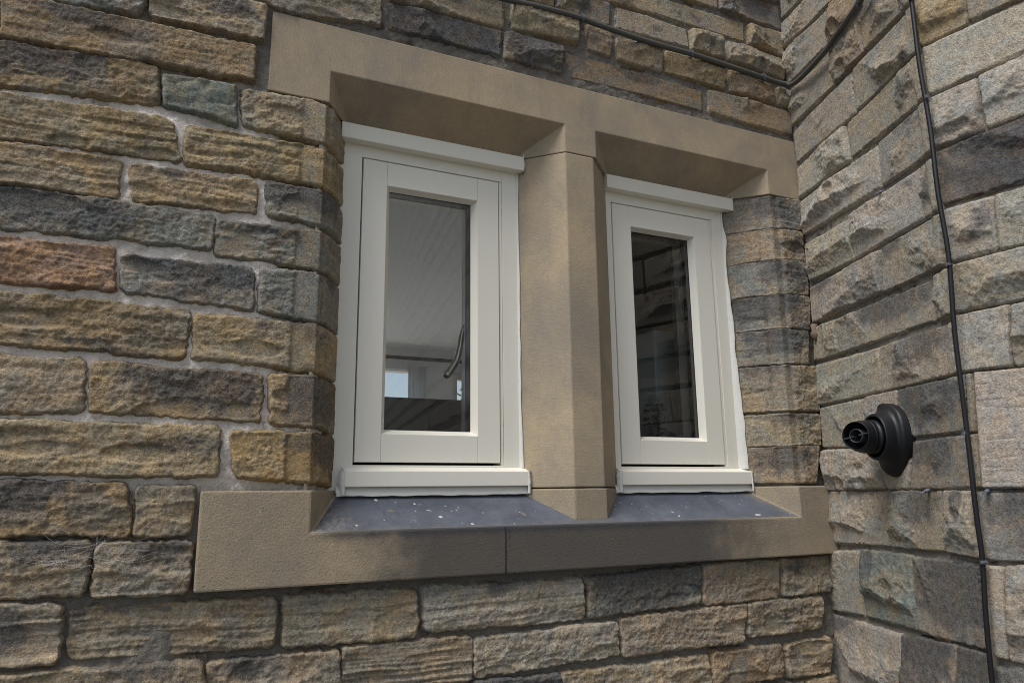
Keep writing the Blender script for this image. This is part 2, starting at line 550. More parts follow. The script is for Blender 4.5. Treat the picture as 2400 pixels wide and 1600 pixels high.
CLIP_M = mat_plain('grey_clip_plastic', (0.11, 0.125, 0.15), 0.5)
PLASTER = mat_plain('white_plaster', (0.74, 0.74, 0.73), 0.8, bump=0.001, bscale=60.0, var=0.05)
ROOMWALL = mat_plain('pale_room_paint', (0.78, 0.78, 0.77), 0.8, var=0.05)
FLOORM = mat_plain('room_floor', (0.62, 0.58, 0.52), 0.7)
DARKWOOD = mat_plain('dark_furniture', (0.018, 0.015, 0.013), 0.35, var=0.25)
PALE = mat_plain('pale_cupboard', (0.50, 0.53, 0.53), 0.6, var=0.04)
GAUZE = mat_plain('white_curtain', (0.80, 0.81, 0.83), 0.9, var=0.04)
_gn = GAUZE.node_tree
_tl = _gn.nodes.new('ShaderNodeBsdfTranslucent'); _tl.inputs[0].default_value = (.85, .86, .88, 1)
_mx = _gn.nodes.new('ShaderNodeMixShader'); _mx.inputs[0].default_value = 0.6
_o = [n for n in _gn.nodes if n.type == 'OUTPUT_MATERIAL'][0]; _p = [n for n in _gn.nodes if n.type == 'BSDF_PRINCIPLED'][0]
_gn.links.new(_p.outputs[0], _mx.inputs[1]); _gn.links.new(_tl.outputs[0], _mx.inputs[2]); _gn.links.new(_mx.outputs[0], _o.inputs[0])
ROD = mat_plain('bronze_rod', (0.06, 0.045, 0.03), 0.4, 0.6)
CURT = mat_plain('brown_curtain', (0.12, 0.09, 0.07), 0.9)
LEAFM = mat_plain('dark_leaf', (0.028, 0.045, 0.024), 0.6, var=0.4)
POTM = mat_plain('dark_pot', (0.03, 0.028, 0.026), 0.6)
DRYLEAF = mat_plain('dry_leaf', (0.17, 0.115, 0.085), 0.8, bump=0.002, bscale=200.0, var=0.3)
BOUNCE_PALE = mat_plain('pale_bounce_slab', (0.55, 0.53, 0.48), 0.9, bump=0.004, bscale=12.0, var=0.1)
PAVE = mat_plain('grey_paving', (0.065, 0.063, 0.058), 0.9, bump=0.004, bscale=12.0, var=0.15)
WEB = mat_plain('cobweb_silk', (0.75, 0.75, 0.75), 0.7)
STEEL = mat_plain('galvanised_screw', (0.16, 0.17, 0.19), 0.6, 0.4)

DISTANT = mat_plain('distant_stone', (0.30, 0.285, 0.245), 0.95, var=0.45)
TINT = dict(  # measured as dry sandstone
    o=(.330, .262, .158), t=(.300, .258, .188), g=(.225, .222, .195), r=(.330, .205, .130), n=(.170, .210, .185),
            p=(.340, .312, .255), b=(.245, .190, .125), d=(.165, .158, .142), u=(.290, .230, .165), y=(.340, .240, .112),
            s=(.348, .336, .292), v=(.428, .414, .366), e=(.155, .140, .124), c=(.43, .405, .345), k=(.295, .262, .215))

# ------------------------------------------------------------------ plan paths of the wall faces
XJL, XJR, REV = 0.340, 2.048, 0.125
P0 = np.array([2.205, 0.01]); D1 = np.array([-0.33247624, -0.94311163]); D2 = np.array([0.16234862, -0.98673346]); LR = 0.785
_s = math.sqrt(0.5)

class Path:
    def __init__(s, u, xy, round_=0.010):
        s.u = np.array(u, float); s.xy = np.array(xy, float); s.r = round_
        t = np.diff(s.xy, axis=0); t /= np.linalg.norm(t, axis=1)[:, None]
        s.n = np.stack([t[:, 1], -t[:, 0]], 1)
    def __call__(s, u):
        u = np.asarray(u, float)
        x = np.interp(u, s.u, s.xy[:, 0]); y = np.interp(u, s.u, s.xy[:, 1])
        nx = np.full(u.shape, s.n[0, 0]); ny = np.full(u.shape, s.n[0, 1])
        for i in range(1, len(s.n)):
            k = sm(s.u[i] - s.r, s.u[i] + s.r, u)
            nx = nx + k * (s.n[i, 0] - s.n[i - 1, 0]); ny = ny + k * (s.n[i, 1] - s.n[i - 1, 1])
        l = np.hypot(nx, ny)
        return x, y, nx / l, ny / l

PATH = {
    'A': Path([-6, 6], [(-6, 0), (6, 0)]),
    'JL': Path([-6, XJL, XJL + 0.148 * 8], [(-6, 0), (XJL, 0), (XJL + .080 * 8, .125 * 8)], 0.030),
    'JR': Path([-1.0, 0.1768, 3], [(XJR - _s * 1.1768, _s * 1.1768), (XJR, 0), (XJR + 3 - .1768, 0)], 0.012),
}
_pr = P0 + D1 * LR
PATH['B'] = Path([-1, LR, 16], [P0 - D1, _pr, _pr + D2 * (16 - LR)], 0.006)

def low_offset(x, z):
    return -0.020 * sm(1.32, 1.26, z) * sm(0.02, 0.09, x)

# ------------------------------------------------------------------ one stone
def stone_mesh(name, quad, path, style, bed, seed, res=0.0031, is_low=False):
    q = np.array(quad, float)          # BL BR TR TL  (u, z)
    W = (q[1, 0] + q[2, 0] - q[0, 0] - q[3, 0]) / 2
    H = (q[3, 1] + q[2, 1] - q[0, 1] - q[1, 1]) / 2
    rng = np.random.RandomState(seed)
    over = 0.010                        # the grid runs past the outline and dives below the mortar
    def axis(L):
        e = np.array([-over, -0.004, 0.0, 0.003, 0.006, 0.010, 0.014])
        m = np.arange(0.018, L - 0.018, res)
        return np.concatenate([e, m, L - e[::-1]]) / L
    S, T = np.meshgrid(axis(W), axis(H))
    U = (q[0, 0] * (1 - S) + q[1, 0] * S) * (1 - T) + (q[3, 0] * (1 - S) + q[2, 0] * S) * T
    Z = (q[0, 1] * (1 - S) + q[1, 1] * S) * (1 - T) + (q[3, 1] * (1 - S) + q[2, 1] * S) * T
    lx, ly = S * W, T * H              # local metres
    # distance inside a rounded, slightly ragged outline
    wob = {'W': 0.0055, 'N': 0.003, 'R': 0.0022, 'Q': 0.003, 'S': 0.0015, 'C': 0.001, 'M': 0.004}[style]
    rc = {'W': 0.011, 'N': 0.008, 'R': 0.006, 'Q': 0.007, 'S': 0.005, 'C': 0.004, 'M': 0.02}[style] * rng.uniform(0.7, 1.5)
    ins = {'W': 0.001}.get(style, 0.0)
    hx, hy = W / 2 - ins, H / 2 - ins
    px_, py_ = np.abs(lx - W / 2), np.abs(ly - H / 2)
    qx, qy = px_ - (hx - rc), py_ - (hy - rc)
    e = rc - (np.hypot(np.maximum(qx, 0), np.maximum(qy, 0)) + np.minimum(np.maximum(qx, qy), 0))
    e = e + {'W': 0.0072, 'N': 0.005, 'R': 0.0052, 'Q': 0.0068}.get(style, 0.004)
    e = e + wob * fbm(U * 24, Z * 24, seed, 3) + wob * 0.5 * vn(U * 90, Z * 90, seed + 5)
    if style == 'M':
        P, r = 0.006, 0.012
    elif style == 'W':
        P, r = rng.uniform(0.009, 0.014), rng.uniform(0.006, 0.011)
    elif style == 'N':
        P, r = 0.014, 0.012
    elif style == 'R':
        P, r = rng.uniform(0.012, 0.016), rng.uniform(0.007, 0.010)
    elif style == 'Q':
        P, r = 0.011, 0.008
    else:
        P, r = 0.010, 0.007
    if path == 'JL':
        r = 0.015
    Bk = 0.026
    k = np.clip(e / r, 0, 1)
    prof = np.sqrt(np.maximum(1 - (1 - k) ** 2, 0))
    core = sm(0.0, r * 1.3, e)
    rel = np.zeros_like(U)
    if style in 'WQ':
        lump = fbm(U * 8.5, Z * 11, seed + 11, 3)
        rough = fbm(U * 42, Z * 55, seed + 23, 4, 0.6)
        warp = 0.012 * fbm(U * 5, Z * 7, seed + 31, 2) + U * rng.uniform(-0.05, 0.05)
        zz = Z + warp
        b1 = vn(U * 2.2, zz * 62, seed + 41); b2 = vn(U * 4.5, zz * 150, seed + 43)
        ridge = 1 - np.abs(b1) * 2.0
        lines = np.minimum(b1 * 0.7 + b2 * 0.45, 0.25) + 0.25 * ridge * (b1 > -0.2)
        if bed > 1.1:                  # deeply laminated stone: horizontal grooves
            lines = lines - 1.3 * sm(0.55, 0.05, np.abs(vn(U * 1.2, zz * 46, seed + 47)))
        amp = 0.0058 * bed * (1.0 if bed > 0.75 else 0.6)
        grit = fbm(U * 120, Z * 135, seed + 29, 3, 0.6)
        crag = -np.abs(fbm(U * 17, Z * 30, seed + 27, 4, 0.6)) * 2 + 0.5
        kr = rng.uniform(0.35, 1.25)
        rel = rng.uniform(0.004, 0.0085) * lump + kr * (0.0036 * rough + 0.0026 * crag) + 0.0022 * grit + amp * lines
        # a few flaked-off hollows
        for i in range(rng.randint(1, 4)):
            cu, cz = rng.uniform(q[0, 0], q[1, 0]), rng.uniform(q[0, 1], q[3, 1])
            ra, rb = rng.uniform(0.05, 0.12), rng.uniform(0.018, 0.04)
            dd = ((U - cu) / ra) ** 2 + ((Z - cz) / rb) ** 2 + 0.5 * fbm(U * 18, Z * 18, seed + 60 + i, 3)
            rel = rel - rng.uniform(0.003, 0.008) * sm(1.0, 0.45, dd)
    elif style == 'N':
        w1 = (Z * 46 - U * 16) + 2.1 * fbm(U * 11, Z * 11, seed + 3, 3)
        rip = np.abs(np.sin(w1)) ** 0.7
        m = 0.35 + 0.65 * sm(-0.2, 0.4, fbm(U * 9, Z * 12, seed + 9, 2) + (S - 0.45))
        rel = 0.008 * (rip - 0.6) * m + 0.005 * fbm(U * 10, Z * 10, seed + 2, 3) + 0.0015 * fbm(U * 60, Z * 60, seed + 4, 3)
    elif style == 'R':
        # pitched face: a blunt ridge of a few fracture planes plus conchoidal bites from the lower arris
        cz = q[0, 1] + H * rng.uniform(0.28, 0.5); cu = (q[0, 0] + q[1, 0]) / 2
        top_h = rng.uniform(0.014, 0.026)
        F = top_h - (Z - cz) * rng.uniform(0.10, 0.30) + (U - cu) * rng.uniform(-0.03, 0.03)
        F = np.minimum(F, top_h + (Z - cz) * rng.uniform(0.30, 0.70) + (U - cu) * rng.uniform(-0.05, 0.05))
        for i in range(rng.randint(3, 6)):
            a = rng.uniform(0, 6.283); ang = rng.uniform(0.14, 0.45)
            pu, pz = rng.uniform(q[0, 0], q[1, 0]), rng.uniform(q[0, 1], q[3, 1])
            F = np.minimum(F, top_h + rng.uniform(0.001, 0.006) + ang * ((U - pu) * math.cos(a) + (Z - pz) * math.sin(a)))
        ww = 0.012 * fbm(U * 14, Z * 14, seed + 71, 3)
        for i in range(rng.randint(2, 6)):
            bu = rng.uniform(q[0, 0], q[1, 0]); bz = q[0, 1] + rng.uniform(-0.012, 0.012)
            Rr = rng.uniform(0.030, 0.075)
            bowl = rng.uniform(-0.004, 0.003) + ((U + ww - bu) ** 2 + (Z + ww * 0.6 - bz) ** 2) / (2 * Rr) * rng.uniform(0.8, 1.5)
            F = np.minimum(F, bowl)
        for i in range(rng.randint(0, 3)):
            bu = rng.uniform(q[0, 0], q[1, 0]); bz = rng.uniform(q[0, 1], q[3, 1])
            Rr = rng.uniform(0.05, 0.1)
            F = np.minimum(F, 0.006 + ((U + ww - bu) ** 2 + (Z - bz) ** 2 * 1.6) / (2 * Rr))
        rel = F + 0.0050 * fbm(U * 20, Z * 22, seed + 81, 4, 0.6) + 0.0019 * fbm(U * 110, Z * 110, seed + 83, 3, 0.6)
        rel = rel + 0.0065 * (0.35 - np.abs(fbm(U * 12, Z * 16, seed + 85, 3, 0.6))) + 0.0040 * (0.35 - np.abs(fbm(U * 34 + Z * 9, Z * 42, seed + 87, 3, 0.65)))
        P *= 0.5
        rel = np.where(rel < 0, rel * 0.35, rel)
        if path == 'B':                # a narrow drafted margin next to the quoin edge
            mg = sm(0.012, 0.030, np.abs(U - LR))
            rel = rel * mg + 0.006 * (1 - mg)
    elif style == 'S':
        rel = 0.0008 * fbm(U * 60, Z * 60, seed, 3) + 0.001 * fbm(U * 9, Z * 9, seed + 2, 2)
        if W > 0.08:
            rel = rel + 0.006 * sm(0.035, 0.05, U - LR) * (0.5 + fbm(U * 22, Z * 26, seed + 3, 4))
    elif style == 'C':
        zz = Z + 0.004 * fbm(U * 16, Z * 9, seed, 3)
        g = vn(U * 3.0, zz * 75, seed + 4)
        rel = -0.0026 * sm(0.16, 0.0, np.abs(g)) * sm(-0.4, 0.2, vn(U * 12, Z * 60, seed + 6)) + 0.001 * fbm(U * 30, Z * 60, seed + 7, 3)
    elif style == 'M':
        rel = 0.003 * fbm(U * 12, Z * 12, seed, 3)
    if path in ('JL', 'JR'):
        ua = XJL if path == 'JL' else 0.1768
        sgn = 1 if path == 'JL' else -1
        v = (U - ua) * sgn                 # <0 on the outer face, >0 on the splay
        wf, wc = (0.060, 0.022) if path == 'JL' else (0.030, 0.050)
        mask = sm(wf - 0.006, wf + 0.010, -v) + sm(wc - 0.006, wc + 0.012, v)
        endm = sm(0.150, 0.085, v) if path == 'JL' else sm(0.178, 0.150, v)
        extra = np.where(v < 0, 0.009, 0.012 if path == 'JL' else 0.006)
        rel = rel * (0.25 + 0.75 * mask * (0.4 + 0.6 * (v < 0))) + extra * mask - P + 0.001 - (0.010 if path == 'JL' else 0.004) * (1 - endm)
    d = (P + Bk) * prof - Bk + rel * core
    if style == 'R':
        d = np.where((e > r) & (d < 0.004), 0.004 + (d - 0.004) * 0.2, d)
    if path in ('A', 'JL') and style in 'WN':
        d = np.where((e > r) & (d < 0.005), 0.005 + (d - 0.005) * 0.15, d)
    d = np.where(e < 0, -Bk, d)
    d = np.maximum(d, -Bk)
    x, y, nx, ny = PATH[path](U)
    if is_low:
        d = d - 0.020
    X, Y = x + nx * d, y + ny * d
    c = np.array([X.mean(), Y.mean(), Z.mean()])
    co = np.stack([X - c[0], Y - c[1], Z - c[2]], -1).reshape(-1, 3)
    nr, nc = U.shape
    i = np.arange(nr * nc).reshape(nr, nc)
    f = np.stack([i[:-1, :-1], i[:-1, 1:], i[1:, 1:], i[1:, :-1]], -1).reshape(-1, 4)
    me = bpy.data.meshes.new(name)
    me.vertices.add(len(co)); me.vertices.foreach_set('co', co.ravel())
    me.loops.add(f.size); me.loops.foreach_set('vertex_index', f.ravel())
    me.polygons.add(len(f)); me.polygons.foreach_set('loop_start', np.arange(0, f.size, 4))
    me.polygons.foreach_set('use_smooth', np.ones(len(f), bool))
    uvl = me.uv_layers.new(name='UVMap')
    st = np.stack([S, T], -1).reshape(-1, 2)
    uvl.data.foreach_set('uv', st[f.ravel()].ravel().astype(np.float32))
    me.update(calc_edges=True)
    me.materials.append(STONE)
    return me, c

def set_stone(o, col, bed, soot, rng):
    t = np.array(TINT[col]) * (1.16 if col in 'svcke' else 1.32) * rng.uniform(0.90, 1.10) * np.array([1 + rng.uniform(-.03, .03), 1, 1 + rng.uniform(-.05, .05)])
    o['tint'] = [float(a) for a in t]
    o['bedding'] = float(bed)
    k = 1.12 if soot[0] > 0.25 else 1.0
    o['soot'] = [float(min(soot[0] * k, 1.05)), float(soot[1]), float(soot[2])]

# ------------------------------------------------------------------ grid sheet of mortar along a path
def sheet(path, u0, u1, z0, z1, step, dfun, hole=None):
    us = np.arange(u0, u1 + step / 2, step); zs = np.arange(z0, z1 + step / 2, step)
    U, Z = np.meshgrid(us, zs)
    x, y, nx, ny = PATH[path](U)
    d = dfun(U, Z)
    X, Y = x + nx * d, y + ny * d
    v = np.stack([X, Y, Z], -1).reshape(-1, 3)
    nr, nc = U.shape
    i = np.arange(nr * nc).reshape(nr, nc)
    f = np.stack([i[:-1, :-1], i[:-1, 1:], i[1:, 1:], i[1:, :-1]], -1)
    uc = (U[:-1, :-1] + U[1:, 1:]) / 2; zc = (Z[:-1, :-1] + Z[1:, 1:]) / 2
    f = f[~hole(uc, zc)] if hole is not None else f.reshape(-1, 4)
    return v, f.reshape(-1, 4)

def np_mesh(name, parts, mat, parent, loc):
    vs_, fs_ = [], []
    n = 0
    for v, f in parts:
        vs_.append(v); fs_.append(f + n); n += len(v)
    v = np.concatenate(vs_) - np.array(loc); f = np.concatenate(fs_)
    me = bpy.data.meshes.new(name)
    me.vertices.add(len(v)); me.vertices.foreach_set('co', v.ravel())
    me.loops.add(f.size); me.loops.foreach_set('vertex_index', f.ravel())
    me.polygons.add(len(f)); me.polygons.foreach_set('loop_start', np.arange(0, f.size, 4))
    me.polygons.foreach_set('use_smooth', np.ones(len(f), bool))
    me.update(calc_edges=True)
    me.materials.append(mat)
    o = bpy.data.objects.new(name, me)
    link(o, parent)
    o.location = Vector(loc) - (parent_loc(parent) if parent else Vector((0, 0, 0)))
    return o

STONES = '''
A W g 0.5 0,0,0 -415,2741 -152,2769 -144,2839 -444,2796
A W t 0.3 0.3,0.7,0.7 -133,2766 155,2774 162,2888 -134,2852
A W t 0.2 0.2,0.5,0.5 179,2885 497,2922 493,3006 63,2966
A W b 0.5 0.35,0.3,0.8 -451,2618 140,2641 140,2748 -464,2739
A W t 0.4 0.2,0.5,0.5 -587,2617 -456,2623 -469,2742 -602,2737
A W b 0.5 0.75,0.3,0.85 -579,2475 -93,2516 -104,2627 -594,2598
A N n 0.9 0.1,0.5,0.1 -81,2514 106,2497 96,2620 -93,2606
JL W t 0.4 0.1,0.5,0.1 116,2499 498,2498 498,2624 111,2614
A W o 0.9 0,0,0 -555,2350 -25,2365 -59,2478 -569,2466
JL W o 0.8 0.1,0.9,0.5 -23,2359 498,2359 498,2481 -28,2474
A W o 1 0,0,0 -542,2237 -163,2240 -167,2345 -554,2340
A W o 0.7 0.3,0.3,0.95 -133,2238 169,2247 164,2343 -148,2337
JL W g 0.7 0.7,0.4,0.9 196,2251 498,2240 498,2347 187,2349
A W g 0.3 0.7,0.3,0.7 -526,2124 64,2135 65,2233 -539,2229
JL W g 0.3 0.5,0.3,0.95 69,2121 498,2109 498,2229 71,2220
A W r 0.8 0.05,0.1,0.1 -512,1994 -152,1999 -158,2108 -526,2104
A W g 0.2 0.75,0.6,0.9 -136,1998 178,1980 172,2096 -143,2095
JL W g 0.1 0.3,0.7,0.9 185,1976 498,1959 498,2104 187,2103
A W b 0.6 0.25,0.6,0.2 -495,1852 21,1838 24,1965 -511,1979
JL W o 0.4 0.35,0.6,0.9 36,1839 498,1819 498,1955 30,1963
A W t 0.5 0.1,0.8,0.2 -476,1689 -189,1694 -196,1823 -493,1831
A W o 0.4 0.65,0.6,0.7 -180,1700 212,1685 208,1810 -183,1822
JL W o 0.3 0.75,0.6,0.6 234,1686 498,1670 498,1814 227,1813
A W o 0.6 0.3,0.8,0.6 -458,1557 119,1545 117,1671 -473,1677
JL W y 0.2 0.65,0.8,0.8 152,1546 498,1521 498,1663 134,1661
A W b 0.2 0.7,0.3,0.9 -444,1423 -67,1411 -83,1533 -458,1542
A W t 0.4 0.1,0.5,0.9 -61,1411 61,1407 66,1527 -61,1523
A W t 0.8 0.45,0.7,0.9 -428,1292 -146,1281 -146,1402 -443,1413
A W t 0.7 0.5,0.6,0.95 -137,1279 65,1271 67,1392 -133,1396
A W t 1.2 0.35,0.5,0.6 -410,1143 -187,1142 -195,1265 -426,1279
A W t 0.9 0.25,0.1,0.95 -170,1145 276,1128 275,1246 -180,1256
A W t 0.4 0.35,0.8,0.9 -400,1055 125,1012 111,1115 -409,1131
A W t 0.3 0.35,0.3,0.9 131,1010 445,999 438,1108 122,1108
A W t 0.9 0.1,0.5,0.5 298,1126 649,1117 646,1246 291,1249
A W p 0.9 0.25,0.5,0.95 671,1130 1169,1127 1168,1242 660,1246
A W g 0.3 0.8,0.5,0.7 1184,1129 1604,1142 1617,1261 1182,1244
A W t 0.3 0.25,0.3,0.5 1619,1134 1947,1136 1957,1260 1629,1260
A W t 0.4 0.35,0.3,0.9 1967,1138 2188,1142 2208,1263 1969,1262
A W t 1.3 0.1,0.5,0.5 447,1009 806,995 809,1109 446,1112
A W p 0.6 0.1,0.5,0.9 818,1000 1288,1016 1285,1112 817,1099
A W t 0.8 0.1,0.5,0.5 1301,1008 1776,1007 1798,1126 1297,1117
A W t 0.8 0.1,0.5,0.5 1798,1021 2129,1023 2147,1130 1805,1124
A W g 0.3 0.8,0.5,0.9 805,910 1087,900 1084,981 805,988
A W t 0.6 0.1,0.5,0.5 1094,862 1623,845 1631,979 1093,982
A W b 0.3 0.1,0.5,0.5 1631,880 1939,879 1940,984 1648,985
A W t 0.9 0.1,0.5,0.5 1961,876 2154,876 2174,991 1962,982
A W t 0.5 0.1,0.5,0.5 1863,760 2021,759 2029,858 1870,858
A W t 0.5 0.1,0.5,0.5 2035,757 2164,751 2180,863 2044,860
A W t 0.5 0.1,0.5,0.5 1631,769 1852,766 1854,871 1636,872
A R d 0.2 0.95,0.4,0.5 526,2919 905,2920 914,3022 522,3008
A R d 0.2 0.8,0.5,0.6 918,2918 1133,2913 1142,3018 920,3019
A R b 0.2 0.35,0.5,0.8 1149,2911 1754,2910 1751,2999 1150,3012
A R u 0.2 0.15,0.9,0.1 1780,2913 2204,2902 2205,3007 1779,3010
A R t 0.1 0.2,0.5,0.8 522,3015 917,3030 918,3147 499,3085
A R t 0.1 0.1,0.5,0.5 949,3034 1203,3046 1204,3150 947,3133
A R u 0.1 0.1,0.5,0.5 1244,3038 1337,3033 1340,3132 1241,3138
A R t 0.1 0.1,0.5,0.5 1363,3029 1562,3028 1567,3131 1369,3118
A R o 0.1 0.1,0.5,0.5 1582,3032 1861,3030 1860,3128 1588,3125
A R u 0.4 0.1,0.5,0.5 1883,3027 2114,3026 2107,3107 1893,3119
A R t 0.1 0.1,0.5,0.5 2134,3027 2195,3021 2198,3106 2138,3105
A R t 0.1 0.2,0.5,0.5 959,3160 1109,3168 1109,3218 922,3228
A R d 0.1 0.3,0.5,0.5 1119,3162 1343,3157 1350,3255 1117,3251
A R p 0.1 0.1,0.5,0.5 1371,3158 1699,3166 1694,3245 1373,3247
A R t 0.1 0.1,0.5,0.5 1708,3160 1870,3167 1855,3251 1709,3246
A R t 0.1 0.2,0.5,0.5 1888,3160 2181,3150 2186,3242 1891,3243
A R t 0.1 0.15,0.5,0.5 1351,3262 1991,3268 1995,3362 1324,3339
A R t 0.1 0.2,0.5,0.5 2006,3265 2193,3258 2196,3372 2010,3357
A R t 0.1 0.2,0.5,0.5 1609,3378 1856,3382 1862,3456 1514,3459
A R d 0.1 0.5,0.7,0.7 1866,3381 2197,3382 2193,3496 1867,3462
A R t 0.1 0.2,0.5,0.5 1856,3476 2183,3512 2183,3611 1860,3576
JR Q g 0.5 0.45,0.6,0.7 -20,2481 325,2500 325,2620 -20,2609
JR Q t 0.4 0.35,0.9,0.5 -20,2355 325,2370 325,2489 -20,2476
JR Q g 0.5 0.5,0.7,0.6 -20,2220 325,2234 325,2368 -20,2348
JR Q g 0.4 0.7,0.4,0.8 -20,2089 319,2098 325,2227 -20,2213
JR Q g 0.5 0.6,0.6,0.7 -20,1955 291,1962 307,2090 -20,2080
JR Q t 0.2 0.35,0.4,0.95 -20,1782 325,1789 325,1954 -20,1945
JR Q t 0.2 0.4,0.6,0.9 -20,1655 318,1661 325,1772 -20,1767
JR Q u 0.2 0.6,0.5,0.8 -20,1524 273,1525 305,1655 -20,1647
B1 R s 0.1 0.1,0.5,0.5 9,3436 186,3407 220,3521 14,3598
B1 R s 0.1 0.1,0.5,0.5 7,3295 403,3248 404,3339 2,3417
B1 R s 0.1 0.1,0.5,0.5 -10,3134 318,3109 333,3242 0,3275
B1 R u 0.1 0.1,0.5,0.5 328,3109 538,3116 596,3212 343,3242
B1 R s 0.1 0.15,0.5,0.9 5,2946 339,2933 330,3061 2,3100
B1 R k 0.1 0.35,0.4,0.8 343,2936 528,2942 523,3066 340,3072
B1 R k 0.1 0.35,0.5,0.8 532,2948 729,2942 745,3090 531,3068
B1 R s 0.1 0.2,0.5,0.8 737,2945 785,2940 807,3094 760,3092
B1 R s 0.1 0.1,0.5,0.5 17,2779 447,2764 451,2920 13,2912
B1 R s 0.1 0.2,0.9,0.2 452,2765 787,2774 798,2925 459,2919
B1 R v 0.1 0,0,0 8,2633 377,2623 371,2756 19,2757
B1 R s 0.1 0.25,0.7,0.6 385,2623 789,2621 787,2765 381,2760
B1 R v 0.1 0,0,0 22,2477 535,2454 539,2595 15,2616
B1 R s 0.1 0.3,0.6,0.95 542,2454 786,2454 793,2609 549,2600
B1 R s 0.1 0.1,0.5,0.5 34,2285 349,2271 357,2419 28,2435
B1 R v 0.1 0.1,0.9,0.9 352,2274 719,2277 722,2430 361,2428
B1 R s 0.1 0.4,0.5,0.5 722,2277 783,2274 791,2431 730,2431
B1 R s 0.1 0.25,0.2,0.95 25,2120 476,2120 495,2254 25,2260
B1 R s 0.1 0.35,0.2,0.95 485,2118 778,2116 787,2260 501,2257
B1 R s 0.1 0.1,0.5,0.9 5,1978 185,1974 195,2094 36,2102
B1 R s 0.1 0.6,0.6,0.85 190,1975 719,1967 724,2096 200,2094
B1 R s 0.1 0.1,0.5,0.5 725,1968 777,1972 788,2100 731,2097
B1 R s 0.1 0.1,0.5,0.5 16,1808 418,1805 430,1945 15,1959
B1 R s 0.1 0.6,0.6,0.85 423,1805 769,1808 779,1948 435,1946
B1 R s 0.1 0.1,0.5,0.5 1,1651 286,1638 312,1796 18,1795
B1 R s 0.1 0.1,0.5,0.5 290,1639 469,1641 495,1798 318,1798
B1 R g 0.1 0.8,0.5,0.8 489,1651 757,1649 764,1797 500,1798
B1 R s 0.1 0.1,0.5,0.5 12,1495 375,1497 350,1630 3,1640
B1 M p 0 0,0,0 380,1497 497,1496 535,1637 357,1631
B1 R g 0.1 0.7,0.4,0.9 503,1496 761,1497 763,1639 542,1636
B1 R s 0.1 0.05,0.5,0.5 24,1310 371,1322 388,1488 28,1493
B1 R g 0.1 0.5,0.6,0.8 378,1321 628,1325 644,1494 395,1490
B1 R s 0.1 0.5,0.5,0.8 634,1324 757,1319 767,1488 650,1492
B1 R s 0.1 0.15,0.1,0.9 -50,1073 172,1081 189,1296 -11,1276
B1 R n 0.3 0.35,0.1,0.8 187,1082 454,1088 470,1301 196,1300
B1 R g 0.1 0.9,0.6,0.75 457,1084 731,1085 748,1301 476,1298
B1 R s 0.1 0.3,0.2,0.9 -48,803 341,833 374,1060 -48,1058
B1 R d 0.1 0.95,0.3,0.8 343,833 595,872 623,1077 375,1061
B1 R d 0.1 0.85,0.5,0.8 599,874 725,887 740,1076 627,1076
B2 R o 0.2 0,0,0 799,2788 925,2787 937,2938 795,3031
B2 R s 0.1 0.1,0.5,0.5 931,2797 1112,2785 1126,2890 939,2936
B2 R v 0.1 0.1,0.5,0.5 800,2628 1109,2634 1129,2775 799,2781
B2 R s 0.1 0.2,0.5,0.5 794,2463 923,2460 928,2617 800,2616
B2 R v 0.1 0.2,0.5,0.5 935,2463 1086,2462 1108,2625 934,2619
B2 R e 0.3 0.85,0.65,0.6 798,2285 1061,2282 1085,2456 793,2445
B2 R v 0.1 0.3,0.7,0.5 797,2120 915,2121 926,2269 796,2272
B2 R v 0.1 0.35,0.6,0.3 920,2121 1048,2114 1069,2264 929,2269
B2 R s 0.2 0.15,0.5,0.5 789,1973 1029,1974 1048,2111 796,2107
B2 S v 0.2 0.1,0.5,0.5 783,1808 907,1807 923,1966 790,1963
B2 R s 0.2 0.3,0.5,0.6 915,1807 997,1806 1039,1967 929,1965
B2 S s 0.2 0.1,0.5,0.5 775,1644 800,1645 811,1800 784,1798
B2 S s 0.2 0.2,0.5,0.5 774,1496 798,1502 800,1640 775,1638
B2 C c 0 0,0,0 799,1499 955,1497 996,1794 817,1802
B2 R g 0.1 0.9,0.8,0.9 781,1315 954,1321 978,1493 778,1489
B2 S s 0.2 0.1,0.5,0.5 769,1080 805,1077 822,1299 775,1303
B2 R s 0.2 0.3,0.9,0.8 806,1075 931,1071 964,1308 825,1304
B2 R g 0.1 0.7,0.5,0.9 755,895 893,881 916,1050 766,1055
'''

# ================================================================== large structure
rng0 = np.random.RandomState(7)
ground = structure(mesh_obj('ground', [(-60, -60, 0), (60, -60, 0), (60, 60, 0), (-60, 60, 0)], [(0, 1, 2, 3)], PAVE))

bounce_slab = structure(MB().box(-6, 9, 4.15, 14, -0.05, 0.04).obj('bounce_slab', BOUNCE_PALE))  # pale slab added behind the house to bounce daylight onto the room ceiling
wall_a = empty('window_wall', 'weathered sandstone wall holding the two small cream windows', 'wall', (0.8, 0.0, 0.0))
wall_b = empty('side_wall', 'rock-faced grey sandstone side wall carrying the black flue and black cable', 'wall', (2.0, -0.7, 0.0))

